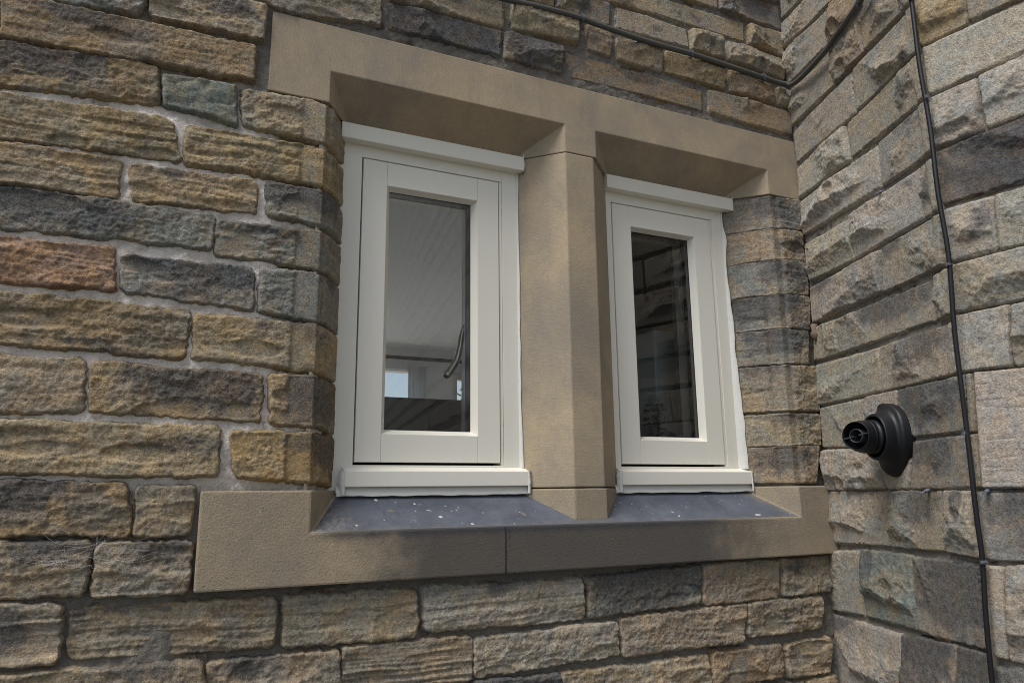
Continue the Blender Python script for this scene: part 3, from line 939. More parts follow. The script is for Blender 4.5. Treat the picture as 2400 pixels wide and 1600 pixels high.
def mortar_a(U, Z):
    d = -0.009 + 0.0045 * fbm(U * 9, Z * 9, 301, 3) + 0.0048 * fbm(U * 45, Z * 45, 302, 3)
    pit = sm(0.42, 0.75, fbm(U * 7, Z * 10, 303, 3) + 0.25 * vn(U * 40, Z * 40, 304))
    lime = sm(1.45, 1.6, Z) * sm(2.62, 2.45, Z) * sm(0.9, 0.6, U)
    d = d + 0.007 * lime - 0.022 * pit * (1 - 0.8 * lime) - 0.003 * (1 - lime)
    d = d + 0.0022 * fbm(U * 110, Z * 110, 306, 2)
    d = d + 0.004 * sm(2.85, 2.9, Z)
    d = d - 0.014 * sm(XJL - 0.16, XJL - 0.06, U) * sm(1.46, 1.52, Z) * sm(2.66, 2.6, Z) * (U < 1)
    return d + low_offset(U, Z)

def hole_a(u, z):
    return (u > XJL) & (u < XJR) & (z > 1.40) & (z < 2.74)

def mortar_splay(U, Z):
    return -0.008 + 0.004 * fbm(U * 30, Z * 30, 311, 3)

flat = lambda U, Z: 0 * U - 0.006
parts = [sheet('A', -0.75, 2.24, 0.62, 3.40, 0.0055, mortar_a, hole_a),
         sheet('A', -7.0, -0.75, 0.0, 5.45, 0.0625, flat), sheet('A', -0.75, 2.25, 3.40, 5.45, 0.05, flat), sheet('A', -0.75, 2.25, 0.0, 0.62, 0.02, flat),
         sheet('JL', XJL - 0.01, XJL + 0.40, 1.48, 2.66, 0.0075, mortar_splay),
         sheet('JR', -0.22, 0.19, 1.48, 2.66, 0.0075, mortar_splay)]
np_mesh('mortar', parts, MORTAR_A, wall_a, (0, 0, 0))

def mortar_b(U, Z):
    d = -0.009 + 0.002 * fbm(U * 9, Z * 9, 321, 3) + 0.0020 * fbm(U * 60, Z * 60, 322, 3)
    return d - 0.012 * sm(0.30, 0.65, fbm(U * 6, Z * 9, 323, 3) + 0.3 * vn(U * 50, Z * 50, 324))

np_mesh('mortar', [sheet('B', -0.10, 1.30, 0.55, 3.80, 0.008, mortar_b), sheet('B', 1.30, 12.6, 0.0, 8.2, 0.10, flat), sheet('B', -0.10, 1.30, 3.80, 8.2, 0.05, flat), sheet('B', -0.10, 1.30, 0.0, 0.55, 0.05, flat)], MORTAR_B, wall_b, (0, 0, 0))

# ---- stones traced course by course
rng = np.random.RandomState(11)
count = {'A': 0, 'B': 0}
for i, ln in enumerate(STONES.strip().split('\n')):
    pth, st, col, bed, soot, *q = ln.split()
    quad = [tuple(int(a) / 1000 for a in p.split(',')) for p in q]
    soot = [float(a) for a in soot.split(',')]
    key = 'B' if pth in ('B1', 'B2') else pth
    zc = sum(p[1] for p in quad) / 4; xc = sum(p[0] for p in quad) / 4
    low = key == 'A' and zc < 1.28 and xc > 0.05
    nm = 'mortar_patch' if st == 'M' else 'stone'
    me, c = stone_mesh(nm, quad, key, st, float(bed), 1000 + i * 37, 0.0031 if key != 'B' else 0.0030, low)
    if key == 'A' and low and quad[0][0] < 0.05:
        pass
    par = wall_b if key == 'B' else wall_a
    o = bpy.data.objects.new(nm, me)
    link(o, par)
    o.location = Vector(c) - Vector(par.location)
    set_stone(o, col, float(bed), soot, rng)

# ---- the courses carry on past the edges of the picture, with stones of the same make
def filler(key, par, lo, hi, rows, blocked, style, cols, limit, protos_n, lens, shift=0.0):
    protos = []
    for i in range(protos_n):
        L = lens[0] + (lens[1] - lens[0]) * (i + .5) / protos_n
        u0 = -3.0 if key == 'A' else 2.0
        me, c = stone_mesh('stone', [(u0, 2.0), (u0 + L - .010, 2.0), (u0 + L - .010, 2.116), (u0, 2.116)], key, style, rng.uniform(.2, 1.0), 5000 + i * 13 + len(key) * 7, 0.0065)
        x, y, nx, ny = PATH[key](np.array([u0 + L / 2]))
        protos.append((me, L, c - np.array([x[0], y[0], 2.058])))
    n = 0
    for z0, z1 in rows:
        iv = sorted((p, q) for (p, q, r, t) in blocked if min(t, z1) - max(r, z0) > 0.018)
        free, cur = [], lo
        for p, q in iv:
            if p > cur:
                free.append((cur, min(p, hi)))
            cur = max(cur, q)
        if cur < hi:
            free.append((cur, hi))
        for p, q in free:
            if q - p < 0.07:
                continue
            k = max(1, int(round((q - p) / (rng.uniform(.85, 1.15) * (lens[0] + lens[1]) / 2))))
            cuts = [p] + sorted(p + (q - p) * (j + rng.uniform(-.25, .25)) / k for j in range(1, k)) + [q]
            for a_, b_ in zip(cuts[:-1], cuts[1:]):
                if n >= limit:
                    return n
                me, L, dc = min(protos, key=lambda t_: abs(t_[1] - (b_ - a_)) * rng.uniform(.7, 1.4))
                m_ = (a_ + b_) / 2
                x, y, nx, ny = PATH[key](np.array([m_]))
                o = bpy.data.objects.new('stone', me)
                link(o, par)
                f_ = (b_ - a_) / L
                if key == 'A':
                    o.scale = (f_, 1, (z1 - z0) / 0.128)
                    o.location = Vector((x[0] + dc[0] * f_, y[0] + dc[1] + shift, (z0 + z1) / 2 + dc[2])) - Vector(par.location)
                else:                       # turn the second-face prototype to the local face of the wall
                    an = math.atan2(ny[0], nx[0]) - math.atan2(-0.16234862, -0.98673346)
                    o.rotation_euler = (0, 0, an)
                    o.scale = (1, 1, (z1 - z0) / 0.128)
                    d_ = Matrix.Rotation(an, 3, 'Z') @ Vector(dc)
                    o.location = Vector((x[0] + d_.x, y[0] + d_.y, (z0 + z1) / 2 + dc[2])) - Vector(par.location)
                set_stone(o, rng.choice(list(cols)), 0.5, [rng.uniform(0, .75), rng.uniform(.2, .8), rng.uniform(.5, .95)], rng)
                n += 1
    return n

boxes = {'A': [(X_, Y_, Z_, W_) for X_, Y_, Z_, W_ in [(0.165, 2.3, 2.62, 2.885), (0.065, 2.3, 1.265, 1.52), (0.33, 2.3, 1.5, 2.65)]], 'B': []}
for ln in STONES.strip().split('\n'):
    pth, st, col, bed, soot, *q = ln.split()
    quad = [tuple(int(a) / 1000 for a in p.split(',')) for p in q]
    us = [p[0] for p in quad]; zs = [p[1] for p in quad]
    if pth in ('A', 'JL'):
        boxes['A'].append((min(us) - .012, max(us) + .012, sorted(zs)[1], sorted(zs)[2]))
    elif pth in ('B1', 'B2'):
        boxes['B'].append((min(us) - .008, max(us) + .008, sorted(zs)[1], sorted(zs)[2]))
rows_a = [(.62, .74), (.755, .865), (.88, .985), (1.0, 1.12), (1.143, 1.275), (1.292, 1.41), (1.423, 1.54), (1.557, 1.677), (1.692, 1.83), (1.852, 1.977), (1.995, 2.104), (2.124, 2.229),
          (2.238, 2.34), (2.352, 2.465), (2.478, 2.60), (2.618, 2.737), (2.755, 2.85), (2.868, 2.98), (2.995, 3.12), (3.14, 3.245), (3.262, 3.36), (3.378, 3.47), (3.485, 3.60), (3.615, 3.72)]
filler('A', wall_a, -1.70, 2.20, rows_a, boxes['A'], 'W', 'otgtb', 190, 9, (.20, .48))
lev = [.62, .83, 1.07, 1.31, 1.495, 1.645, 1.805, 1.97, 2.118, 2.275, 2.455, 2.625, 2.78, 2.94, 3.10, 3.26, 3.42, 3.58, 3.74]
rows_b = [(p, q - .010) for p, q in zip(lev[:-1], lev[1:])]
filler('B', wall_b, 0.0, 2.30, rows_b, boxes['B'], 'R', 'ssvtg', 190, 9, (.22, .48))

# further off the stones are joined into one part: low blocks, still real relief
def joined_courses(key, par, u_lo, u_hi, z_lo, z_hi, h_rng, l_rng, skip=None, relief=1.0):
    m = MB()
    zz = z_lo
    while zz < z_hi:
        hh = rng.uniform(*h_rng)
        u = u_lo + rng.uniform(0, .1)
        while u < u_hi:
            L = rng.uniform(*l_rng)
            a, b_ = u, min(u + L, u_hi) - .010
            u += L
            if b_ - a < .08 or (skip and skip(a, b_, zz)):
                continue
            zb, zt = zz, min(zz + hh, z_hi) - .010
            if zt - zb < .03:
                continue
            i1, i2 = rng.uniform(.02, .04), rng.uniform(.02, .04)
            h1, h2 = rng.uniform(.010, .035) * relief, rng.uniform(.004, .02) * relief
            pts = []
            for (uu, z_, o_) in ((a, zb, -.015), (b_, zb, -.015), (b_, zt, -.015), (a, zt, -.015), (a + i1, zb + (zt - zb) * .2, h1), (b_ - i2, zb + (zt - zb) * .3, h1), (b_ - i2, zt - (zt - zb) * .12, h2), (a + i1, zt - (zt - zb) * .1, h2)):
                x, y, nx, ny = PATH[key](np.array([uu]))
                pts.append((x[0] + nx[0] * o_, y[0] + ny[0] * o_, z_))
            m.add(pts, [(4, 5, 6, 7), (0, 1, 5, 4), (1, 2, 6, 5), (2, 3, 7, 6), (3, 0, 4, 7)])
        zz += hh
    o = m.obj('distant_stonework', DISTANT, par)
    o['kind'] = 'stuff'
joined_courses('B', wall_b, 2.31, 12.4, 0.0, 8.1, (.16, .40), (.4, 1.4), None, 0.30)
joined_courses('A', wall_a, -7.0, -1.71, 0.0, 5.4, (.11, .14), (.2, .5))
joined_courses('A', wall_a, -1.70, 2.18, 3.73, 5.4, (.11, .14), (.2, .5))
joined_courses('A', wall_a, -1.70, 2.18, 0.0, .61, (.11, .14), (.2, .5))
joined_courses('B', wall_b, 0.02, 2.30, 3.75, 8.1, (.15, .18), (.25, .5))
joined_courses('B', wall_b, 0.02, 2.30, 0.0, .61, (.15, .2), (.25, .5))

# ---- dressed stone round the windows
def dressed(name, v, f, mats, fmat=None, bevel=0.003):
    o = mesh_obj(name, v, f, mats, wall_a, (0, 0, 0), fmat=fmat)
    bm = bmesh.new(); bm.from_mesh(o.data)
    bmesh.ops.recalc_face_normals(bm, faces=bm.faces)
    ed = [e for e in bm.edges if len(e.link_faces) == 2 and e.calc_face_angle(0) > 0.2]
    bmesh.ops.bevel(bm, geom=ed, offset=bevel, segments=2, profile=0.6, affect='EDGES', clamp_overlap=True)
    bm.to_mesh(o.data); bm.free()
    return o

X0, X1, ZB, ZT, ZN, ZI = 0.179, 2.215, 2.627, 2.878, 2.728, 2.637
NA = [(0.351, 1.1415), (1.262, 2.046)]
v = []; f = []
def V(*p):
    v.append(p); return len(v) - 1
fr = [V(X0, 0, ZT), V(X0, 0, ZB)]
ft = []
inn = []
for a, b_ in NA:
    la = 0.083 if a < 0.5 else REV
    q = [V(a, 0, ZB), V(a, 0, ZN), V(b_, 0, ZN), V(b_, 0, ZB)]
    r_ = [V(a + la, REV, ZB), V(a + la, REV, ZI), V(b_ - REV, REV, ZI), V(b_ - REV, REV, ZB)]
    s_ = [V(a + la, .32, ZB), V(a + la, .32, ZI), V(b_ - REV, .32, ZI), V(b_ - REV, .32, ZB)]
    fr += q
    inn.append((q, r_, s_))
    f += [(q[0], q[1], r_[1], r_[0]), (q[1], q[2], r_[2], r_[1]), (q[2], q[3], r_[3], r_[2]),
          (r_[0], r_[1], s_[1], s_[0]), (r_[1], r_[2], s_[2], s_[1]), (r_[2], r_[3], s_[3], s_[2])]
fr += [V(X1, 0, ZB), V(X1, 0, ZT)]
f.append(tuple(fr))
bk = [V(X0, .32, ZT), V(X0, .32, ZB), V(X1, .32, ZB), V(X1, .32, ZT)]
(q1, r1, s1), (q2, r2, s2) = inn
f += [(fr[1], q1[0], r1[0], s1[0], bk[1]), (q1[3], q2[0], r2[0], s2[0], s1[3], r1[3]), (q2[3], fr[-2], bk[2], s2[3], r2[3])]
f += [(fr[0], fr[-1], bk[3], bk[0]), (fr[0], bk[0], bk[1], fr[1]), (fr[-2], bk[2], bk[3], fr[-1])]
lin = dressed('lintel', v, f, LINTEL_M)
lin['label'] = 'smooth tooled sandstone lintel with two splayed soffits over the windows'

v, f = [], []
pl = [(1.1410, 0.0), (1.2500, 0.0), (1.3750, REV), (1.3750, .32), (1.0160, .32), (1.0160, REV)]
for z in (1.5145, 2.6245):
    for p in pl:
        V(p[0], p[1], z)
n = len(pl)
f += [tuple(range(n)), tuple(range(n, 2 * n))] + [(i, (i + 1) % n, n + (i + 1) % n, n + i) for i in range(n)]
mul = dressed('mullion', v, f, MULLION_M, bevel=0.004)
mul['label'] = 'chamfered sandstone mullion standing between the two windows'

v, f = [], []
SX0, SX1, SB, ST, YF, ZL, ZS = 0.079, 2.215, 1.274, 1.512, -0.020, 1.404, 1.500
L_, R_2, Li, Ri = 0.345, 2.046, 0.436, 1.922
a0, a1 = V(SX0, YF, SB), V(SX1, YF, SB)
b0, b1, b2, b3, b4, b5 = V(SX0, YF, ST), V(L_, YF, ST), V(L_, YF, ZL), V(R_2, YF, ZL), V(R_2, YF, ST), V(SX1, YF, ST)
c1, c2, c3, c4 = V(Li, REV, ST), V(Li, REV, ZS), V(Ri, REV, ZS), V(Ri, REV, ST)
d0, d1, d2, d3, d4, d5 = V(SX0, .32, ST), V(Li, .32, ST), V(Li, .32, ZS), V(Ri, .32, ZS), V(Ri, .32, ST), V(SX1, .32, ST)
e0, e1 = V(SX0, .32, SB), V(SX1, .32, SB)
f = [(a0, a1, b5, b4, b3, b2, b1, b0), (b2, b3, c3, c2), (b1, b2, c2, c1), (b3, b4, c4, c3), (b0, b1, c1, d1, d0), (b4, b5, d5, d4, c4),
     (c1, c2, d2, d1), (c3, c4, d4, d3), (c2, c3, d3, d2), (a0, e0, e1, a1), (a0, b0, d0, e0), (a1, e1, d5, b5)]
fm = [0, 1] + [0] * 6 + [1] + [0] * 3
k0 = len(v)
pm = [(1.1415, 0.0), (1.2550, 0.0), (1.3790, REV), (1.3790, .31), (1.0140, .31), (1.0140, REV)]
for z in (1.39, 1.511):
    for p in pm:
        V(p[0], p[1], z)
f += [tuple(k0 + i for i in range(6)), tuple(k0 + 6 + i for i in range(6))] + [(k0 + i, k0 + (i + 1) % 6, k0 + 6 + (i + 1) % 6, k0 + 6 + i) for i in range(6)]
fm += [0] * 8
sil = dressed('sill', v, f, [SILL_M, SLOPE_M], fmat=fm, bevel=0.005)
sil['label'] = 'long projecting sandstone sill with a blue-black grimy slope under both windows'

# small paint drips and droppings standing proud on the slope
def on_slope(x, t, lift=0.0012):
    y = YF + (REV - YF) * t
    return Vector((x, y - lift * 0.55, ZL + (ZS - ZL) * t + lift * 0.83))
blob = MB()
def splat(x, t, r, seed, ex=1.0, ang=0.0):
    rs = np.random.RandomState(seed)
    n = 12
    du = Vector((1, 0, 0)); dv = Vector((0, REV - YF, ZS - ZL)).normalized()
    c = on_slope(x, t, 0.0016)
    vv = [tuple(c)]
    for i in range(n):
        a = 2 * math.pi * i / n
        rr = 0.78 * r * rs.uniform(0.5, 1.3)
        p = du * math.cos(a) * rr * ex + dv * math.sin(a) * rr
        p = Matrix.Rotation(ang, 3, du.cross(dv)) @ p
        vv.append(tuple(on_slope(x, t, 0.0006) + p))
    blob.add(vv, [(0, 1 + i, 1 + (i + 1) % n) for i in range(n)])
for a in [(0.545, .83, .011, 1, 0.7, .4), (0.655, .70, .006, 2), (0.745, .62, .004, 3), (0.757, .47, .0042, 4, .45, .1), (0.690, .50, .0032, 5, 3.2, -.3), (0.715, .32, .0085, 6, .9),
          (0.80, .10, .005, 7, 1.4), (0.60, .75, .003, 8), (0.77, .12, .003, 9), (1.52, .28, .007, 13, .4, .7),
          (1.53, .15, .004, 14, 2.5, .6), (1.86, .12, .008, 15, 2.6, 0.1), (1.44, .5, .003, 16), (0.93, .07, .003, 20)]:
    splat(*a)
LIME = mat_plain('dried_dropping', (0.50, 0.50, 0.47), 0.85, var=0.35)
o = blob.obj('dropping', LIME, wall_a, loc=(0.8, 0.03, 1.44))
o['kind'] = 'stuff'

# ================================================================== the two windows
def bevel_wedge(mb, A, B, C, D):
    """sloping glazing bead face between the front edge A-B and the glass line D-C"""
    pts = [A, B, C, D, (A[0], C[1], A[2]), (B[0], C[1], B[2])]
    mb.add(pts, [(0, 1, 2, 3), (0, 4, 5, 1), (4, 3, 2, 5), (0, 3, 4), (1, 5, 2)])

def window(name, label, fx0, fx1, gx0, gx1, be0, be1, g0, g1, dx0, dx1, tx0, tx1):
    F, GB, ZB_, ZT_ = 0.125, 0.155, 1.583, 2.535
    bz0, bz1, gz0, gz1 = 1.673, 2.453, 1.688, 2.446
    t = empty(name, label, 'window', ((fx0 + fx1) / 2, F, 1.50), 'cream casement windows in the stone wall')
    m = MB()
    m.box(fx0, gx0, F, .19, 1.5035, 2.634)
    m.box(gx1 + .010, fx1, F, .19, 1.5035, 2.634)
    m.box(gx0, gx1 + .010, F, .19, ZT_, 2.634)
    m.box(gx0, gx1 + .010, F, .19, 1.5035, ZB_)
    m.box(gx1, gx1 + .0095, F + .004, .19, ZB_, ZT_)
    m.obj('frame', PAINT, t, bevel=0.0016)
    MB().box(gx0 - .01, gx1 + .006, .19, .205, ZB_ - .02, gz0).box(gx0 - .01, gx1 + .006, .19, .205, gz1, ZT_ + .02).box(gx0 - .01, g0, .19, .205, gz0, gz1).box(g1, gx1 + .006, .19, .205, gz0, gz1).obj('rebate_seal', DARKGAP, t)
    sx0, sx1, sz0, sz1 = gx0 + .0052, gx1 - .0038, ZB_ + .0085, ZT_ - .0034
    def wedge_piece(nm, bx, w):
        m = MB().box(*bx)
        o = m.obj(nm, PAINT, t, bevel=0.0013)
        m2 = MB(); bevel_wedge(m2, *w)
        bm = bmesh.new(); bm.from_mesh(o.data)
        L = parent_loc(o)
        vs_ = [bm.verts.new(Vector(p) - L) for p in m2.v]
        for q in m2.f:
            bm.faces.new([vs_[i] for i in q])
        bmesh.ops.recalc_face_normals(bm, faces=bm.faces)
        bm.to_mesh(o.data); bm.free()
        return o
    A1, A2, B1_, B2_ = (be0, F, bz0), (be0, F, bz1), (be1, F, bz0), (be1, F, bz1)
    G1, G2, H1, H2 = (g0, GB, gz0), (g0, GB, gz1), (g1, GB, gz0), (g1, GB, gz1)
    wedge_piece('stile', (sx0, be0, F, .185, sz0, sz1), (A1, A2, G2, G1))
    wedge_piece('stile', (be1, sx1, F, .185, sz0, sz1), (B2_, B1_, H1, H2))
    wedge_piece('rail', (be0 + .0005, be1 - .0005, F, .185, bz1, sz1), (A2, B2_, H2, G2))
    wedge_piece('rail', (be0 + .0005, be1 - .0005, F, .185, sz0, bz0), (B1_, A1, G1, H1))
    # glazing: deep black spacer with a thin metal edge, one pane
    def ring(nm, mat, x0, x1, z0, z1, wd, y0, y1):
        MB().box(x0 - wd, x0, y0, y1, z0 - wd, z1 + wd).box(x1, x1 + wd, y0, y1, z0 - wd, z1 + wd).box(x0, x1, y0, y1, z1, z1 + wd).box(x0, x1, y0, y1, z0 - wd, z0).obj(nm, mat, t)
    ring('glazing_spacer', GASKET, g0 + .0006, g1 - .0006, gz0 + .0006, gz1 - .0006, .012, GB + .004, .198)
    ring('spacer_edge', ALU, g0 + .0022, g1 - .0022, gz0 + .0022, gz1 - .0022, .010, .1985, .2015)
    mesh_obj('pane', [(g0 - .006, GB + .002, gz0 - .006), (g1 + .006, GB + .002, gz0 - .006), (g1 + .006, GB + .002, gz1 + .006), (g0 - .006, GB + .002, gz1 + .006)], [(0, 1, 2, 3)], GLASS, t, ((g0 + g1) / 2, GB + .002, (gz0 + gz1) / 2))
    # inner casement lining, seen through the pane
    ring('inner_lining', PAINT, g0 - .010, g1 + .010, gz0 - .010, gz1 + .010, .05, .206, .26)
    # head drip bar with a sloping top
    yd = 0.090
    v = [(dx0, yd, 2.574), (dx1, yd, 2.574), (dx1, F + .003, 2.574), (dx0, F + .003, 2.574), (dx0, yd, 2.624), (dx1, yd, 2.624), (dx1, F + .003, 2.6365), (dx0, F + .003, 2.6365)]
    MB().add(v, box_vf(0, 1, 0, 1, 0, 1)[1]).obj('drip_bar', PAINT, t, bevel=0.0022)
    # sill tray: upright front and a sloping ledge
    yt = 0.092
    v = [(tx0, yt, 1.5205), (tx1, yt, 1.5205), (tx1, F - .001, 1.5205), (tx0, F - .001, 1.5205), (tx0, yt, 1.565), (tx1, yt, 1.565), (tx1, F - .001, 1.578), (tx0, F - .001, 1.578)]
    MB().add(v, box_vf(0, 1, 0, 1, 0, 1)[1]).obj('sill_tray', PAINT, t, bevel=0.0022)
    return t

win_l = window('casement_window', 'cream casement window left of the mullion with a lever handle behind its pane', 0.395, 1.0175, 0.4815, 0.9505, 0.563, 0.871, 0.579, 0.8575, 0.408, 1.0290, 0.4515, 1.0310)
win_r = window('casement_window', 'narrower looking cream casement window between the mullion and the side wall', 1.366, 1.913, 1.3955, 1.8480, 1.478, 1.768, 1.500, 1.757, 1.362, 1.9440, 1.374, 1.9380)

# sealant: wobbly white beads gunned round the frames
def ribbon(name, pin, pout, parent, y0, th=0.006, seed=0):
    """sheet of sealant between an inner and an outer polyline, domed"""
    rs = np.random.RandomState(seed)
    n = len(pin)
    m = 6
    v, f = [], []
    for i in range(n):
        a, b_ = Vector(pin[i]), Vector(pout[i])
        for j in range(m):
            s = j / (m - 1)
            p = a.lerp(b_, s)
            d = th * math.sin(math.pi * min(max(s, 0.0), 1.0)) ** 0.7
            p = p + Vector((0, -d * (0.85 + 0.3 * rs.rand()), 0))
            v.append(tuple(p))
    for i in range(n - 1):
        for j in range(m - 1):
            f.append((i * m + j, i * m + j + 1, (i + 1) * m + j + 1, (i + 1) * m + j))
    a = np.array(v)
    return mesh_obj(name, v, f, SEAL, parent, tuple(a.mean(0)), smooth=True)

def vline(x, z0, z1, y, n, amp, seed, grow=0.0, base=0.0):
    zs = np.linspace(z0, z1, n)
    w_ = base + grow * (1 - (zs - z0) / (z1 - z0)) ** 2 + amp * (fbm(zs * 14, zs * 0, seed, 3) + 0.5 * vn(zs * 60, zs * 0 + 3, seed))
    return [(x + a, y, z) for a, z in zip(w_, zs)]

N = 90
def sealant(parent, fr_x, splay, z0, z1, seed, base, grow, amp):
    zs = np.linspace(z0, z1, N)
    pin = [(fr_x - 0.001, REV - 0.0005, z) for z in zs]
    wv = base + grow * (1 - (zs - z0) / (z1 - z0)) ** 2 + amp * (fbm(zs * 9, zs * 0 + 1.3, seed, 2))
    pout = [(fr_x + a, REV - max(a * 0.9, 0.001) - 0.003, z) for a, z in zip(wv, zs)]
    return ribbon('sealant', pin, pout, parent, REV, 0.003, seed)
sealant(win_l, 1.0135, 1, 1.575, 2.574, 31, 0.0045, 0.004, 0.0022)
sealant(win_r, 1.906, 1, 1.575, 2.574, 32, 0.007, 0.020, 0.0055)
def tray_seal(parent, x0, x1, seed, left=True):
    # skirt under the tray
    xs = np.linspace(x0 - .018, x1 + .012, 60)
    pin = [(x, .1120, 1.5225) for x in xs]
    pout = [(x, 0.1000, 1.495 + 0.003 * a) for x, a in zip(xs, fbm(xs * 22, xs * 0, seed, 3))]
    ribbon('sealant', pin, pout, parent, .1, 0.004, seed)
    # lumps at the ends
    for sx, xe in ((-1, x0), (1, x1)):
        if sx < 0 and not left:
            pass
        zs = np.linspace(1.498, 1.567, 26)
        wv = 0.010 + 0.006 * fbm(zs * 45, zs * 0 + sx, seed + 3, 3)
        pin = [(xe - sx * 0.004, .0925, z) for z in zs]
        pout = [(xe + sx * a, 0.104, z) for a, z in zip(wv, zs)]
        ribbon('sealant', pin, pout, parent, .1, 0.007, seed + 5)
tray_seal(win_l, 0.4515, 1.0310, 41)
tray_seal(win_r, 1.374, 1.9380, 42)
for (parent, xe, s_) in ((win_l, 1.0290, 1), (win_r, 1.9440, 2)):
    zs = np.linspace(2.572, 2.634, 16)
    ribbon('sealant', [(xe - .002, .092, z) for z in zs], [(xe + .009 + .003 * math.sin(z * 150 + s_), .104, z) for z in zs], parent, .1, .004, 50 + s_)

# lever handle on the inner face of the left casement
hp = spline([(0.874, .206, 2.062), (0.868, .232, 2.045), (0.860, .238, 2.018), (0.853, .238, 1.975), (0.841, .236, 1.932), (0.817, .234, 1.893), (0.799, .232, 1.872)], 6)
hr = [0.0085 + 0.0050 * sm(0.2, 1.0, i / (len(hp) - 1)) for i in range(len(hp))]
hr[-1] *= 0.55; hr[-2] *= 0.9
hv, hf = tube_vf(hp, hr, 12)
mesh_obj('handle', hv, hf, PEWTER, win_l, (0.84, .23, 1.96), smooth=True)

# ================================================================== the room behind the windows
def room():
    x0, x1, y0, y1, z0, z1 = -0.70, 3.30, 0.33, 3.90, 0.30, 2.715
    # ceiling with an unseen opening added over the left end to brighten the room
    structure(MB().box(1.25, x1 + .1, y0 - .02, y1 + .2, z1, z1 + .1).box(x0 - .1, 1.25, y0 - .02, 2.8, z1, z1 + .1).box(x0 - .1, 1.25, 3.8, y1 + .2, z1, z1 + .1).obj('room_ceiling', PLASTER))
    structure(MB().box(x0 - .1, x1 + .1, y0 - .02, y1 + .2, z0 - .1, z0).obj('room_floor', FLOORM))
    # left end wall, unseen; opening added above a low wall for extra daylight
    xa, xb = x0 - .1, x0
    structure(MB().box(xa, xb, y0, 2.4, z0, z1).box(xa, xb, 3.7, y1 + .2, z0, z1).box(xa, xb, 2.4, 3.7, z0, .45).obj('room_wall', ROOMWALL))
    structure(MB().box(x1, x1 + .1, y0, y1 + .2, z0, z1).obj('room_wall', ROOMWALL))
    m = MB()
    holes = [(-0.55, 1.945, 0.80, 2.525), (2.19, 2.90, 0.80, 2.525)]
    xs = [x0] + [c for h in holes for c in h[:2]] + [x1]
    for i in range(0, len(xs), 2):
        m.box(xs[i], xs[i + 1], y1, y1 + .2, z0, z1)
    for h in holes:
        m.box(h[0], h[1], y1, y1 + .2, z0, h[2]).box(h[0], h[1], y1, y1 + .2, h[3], z1)
    structure(m.obj('room_wall', ROOMWALL))
    # inner face of the outside wall
    m = MB()
    ho = [(0.43, 1.02, 1.50, 2.62), (1.37, 1.93, 1.50, 2.62)]
    xs = [x0] + [c for h in ho for c in h[:2]] + [x1]
    for i in range(0, len(xs), 2):
        m.box(xs[i], xs[i + 1], y0 - .005, y0 + .01, z0, z1)
    for h in ho:
        m.box(h[0], h[1], y0 - .005, y0 + .01, z0, h[2]).box(h[0], h[1], y0 - .005, y0 + .01, h[3], z1)
    structure(m.obj('room_wall', ROOMWALL))
    structure(MB().box(1.45, 1.55, .345, 1.60, z0, z1).box(1.45, x1, 1.60, 1.70, z0, z1).obj('light_block_partition', ROOMWALL))  # partition added to keep light out of the space behind the right pane
room()
fw = empty('far_window', 'bright white framed window on the far side of the room', 'window', (1.2, 3.95, 1.2))
MB().box(-.55, -.48, 3.93, 4.0, .80, 2.525).box(1.915, 1.945, 3.93, 4.0, .8, 2.525).box(-.48, 1.915, 3.93, 4.0, .8, .86).box(-.48, 1.915, 3.93, 4.0, 2.515, 2.525).obj('frame', PAINT, fw, bevel=.003)
mesh_obj('pane', [(-.48, 3.97, .86), (1.915, 3.97, .86), (1.915, 3.97, 2.515), (-.48, 3.97, 2.515)], [(0, 1, 2, 3)], GLASS, fw)
fw2 = empty('far_window', 'narrow far window with green garden beyond beside the curtain', 'window', (2.4, 3.95, 1.2))
MB().box(2.19, 2.235, 3.93, 4.0, .80, 2.525).box(2.86, 2.90, 3.93, 4.0, .8, 2.525).box(2.235, 2.86, 3.93, 4.0, .8, .86).box(2.235, 2.86, 3.93, 4.0, 2.47, 2.525).obj('frame', PAINT, fw2, bevel=.003)
mesh_obj('pane', [(2.235, 3.97, .86), (2.86, 3.97, .86), (2.86, 3.97, 2.47), (2.235, 3.97, 2.47)], [(0, 1, 2, 3)], GLASS, fw2)
def drape(name, label, x0, x1, y, z0, z1, mat, n, amp):
    xs = np.linspace(x0, x1, n)
    v, f = [], []
    for z in (z0, z1):
        for i, x in enumerate(xs):
            v.append((x, y + amp * math.sin(i * 1.9), z))
    for i in range(n - 1):
        f.append((i, i + 1, n + i + 1, n + i))
    o = mesh_obj(name, v, f, mat, None, ((x0 + x1) / 2, y, z0), smooth=True)
    md = o.modifiers.new('thickness', 'SOLIDIFY'); md.thickness = 0.004
    return tag(o, label, 'curtain')
drape('curtain', 'white gauzy curtain hanging beside the bright far window', 1.77, 1.93, 3.84, 1.0, 2.55, GAUZE, 14, .012)
drape('curtain', 'dark brown curtain hanging at the right of the narrow far window', 2.26, 2.46, 3.84, 1.0, 2.56, CURT, 16, .02)
rv, rf = tube_vf([(0.2, 3.80, 2.606), (2.7, 3.80, 2.606)], 0.016, 10)
tag(mesh_obj('curtain_rod', rv, rf, ROD, None, (1.4, 3.80, 2.606), smooth=True), 'thin dark curtain rod above the far window', 'rod')
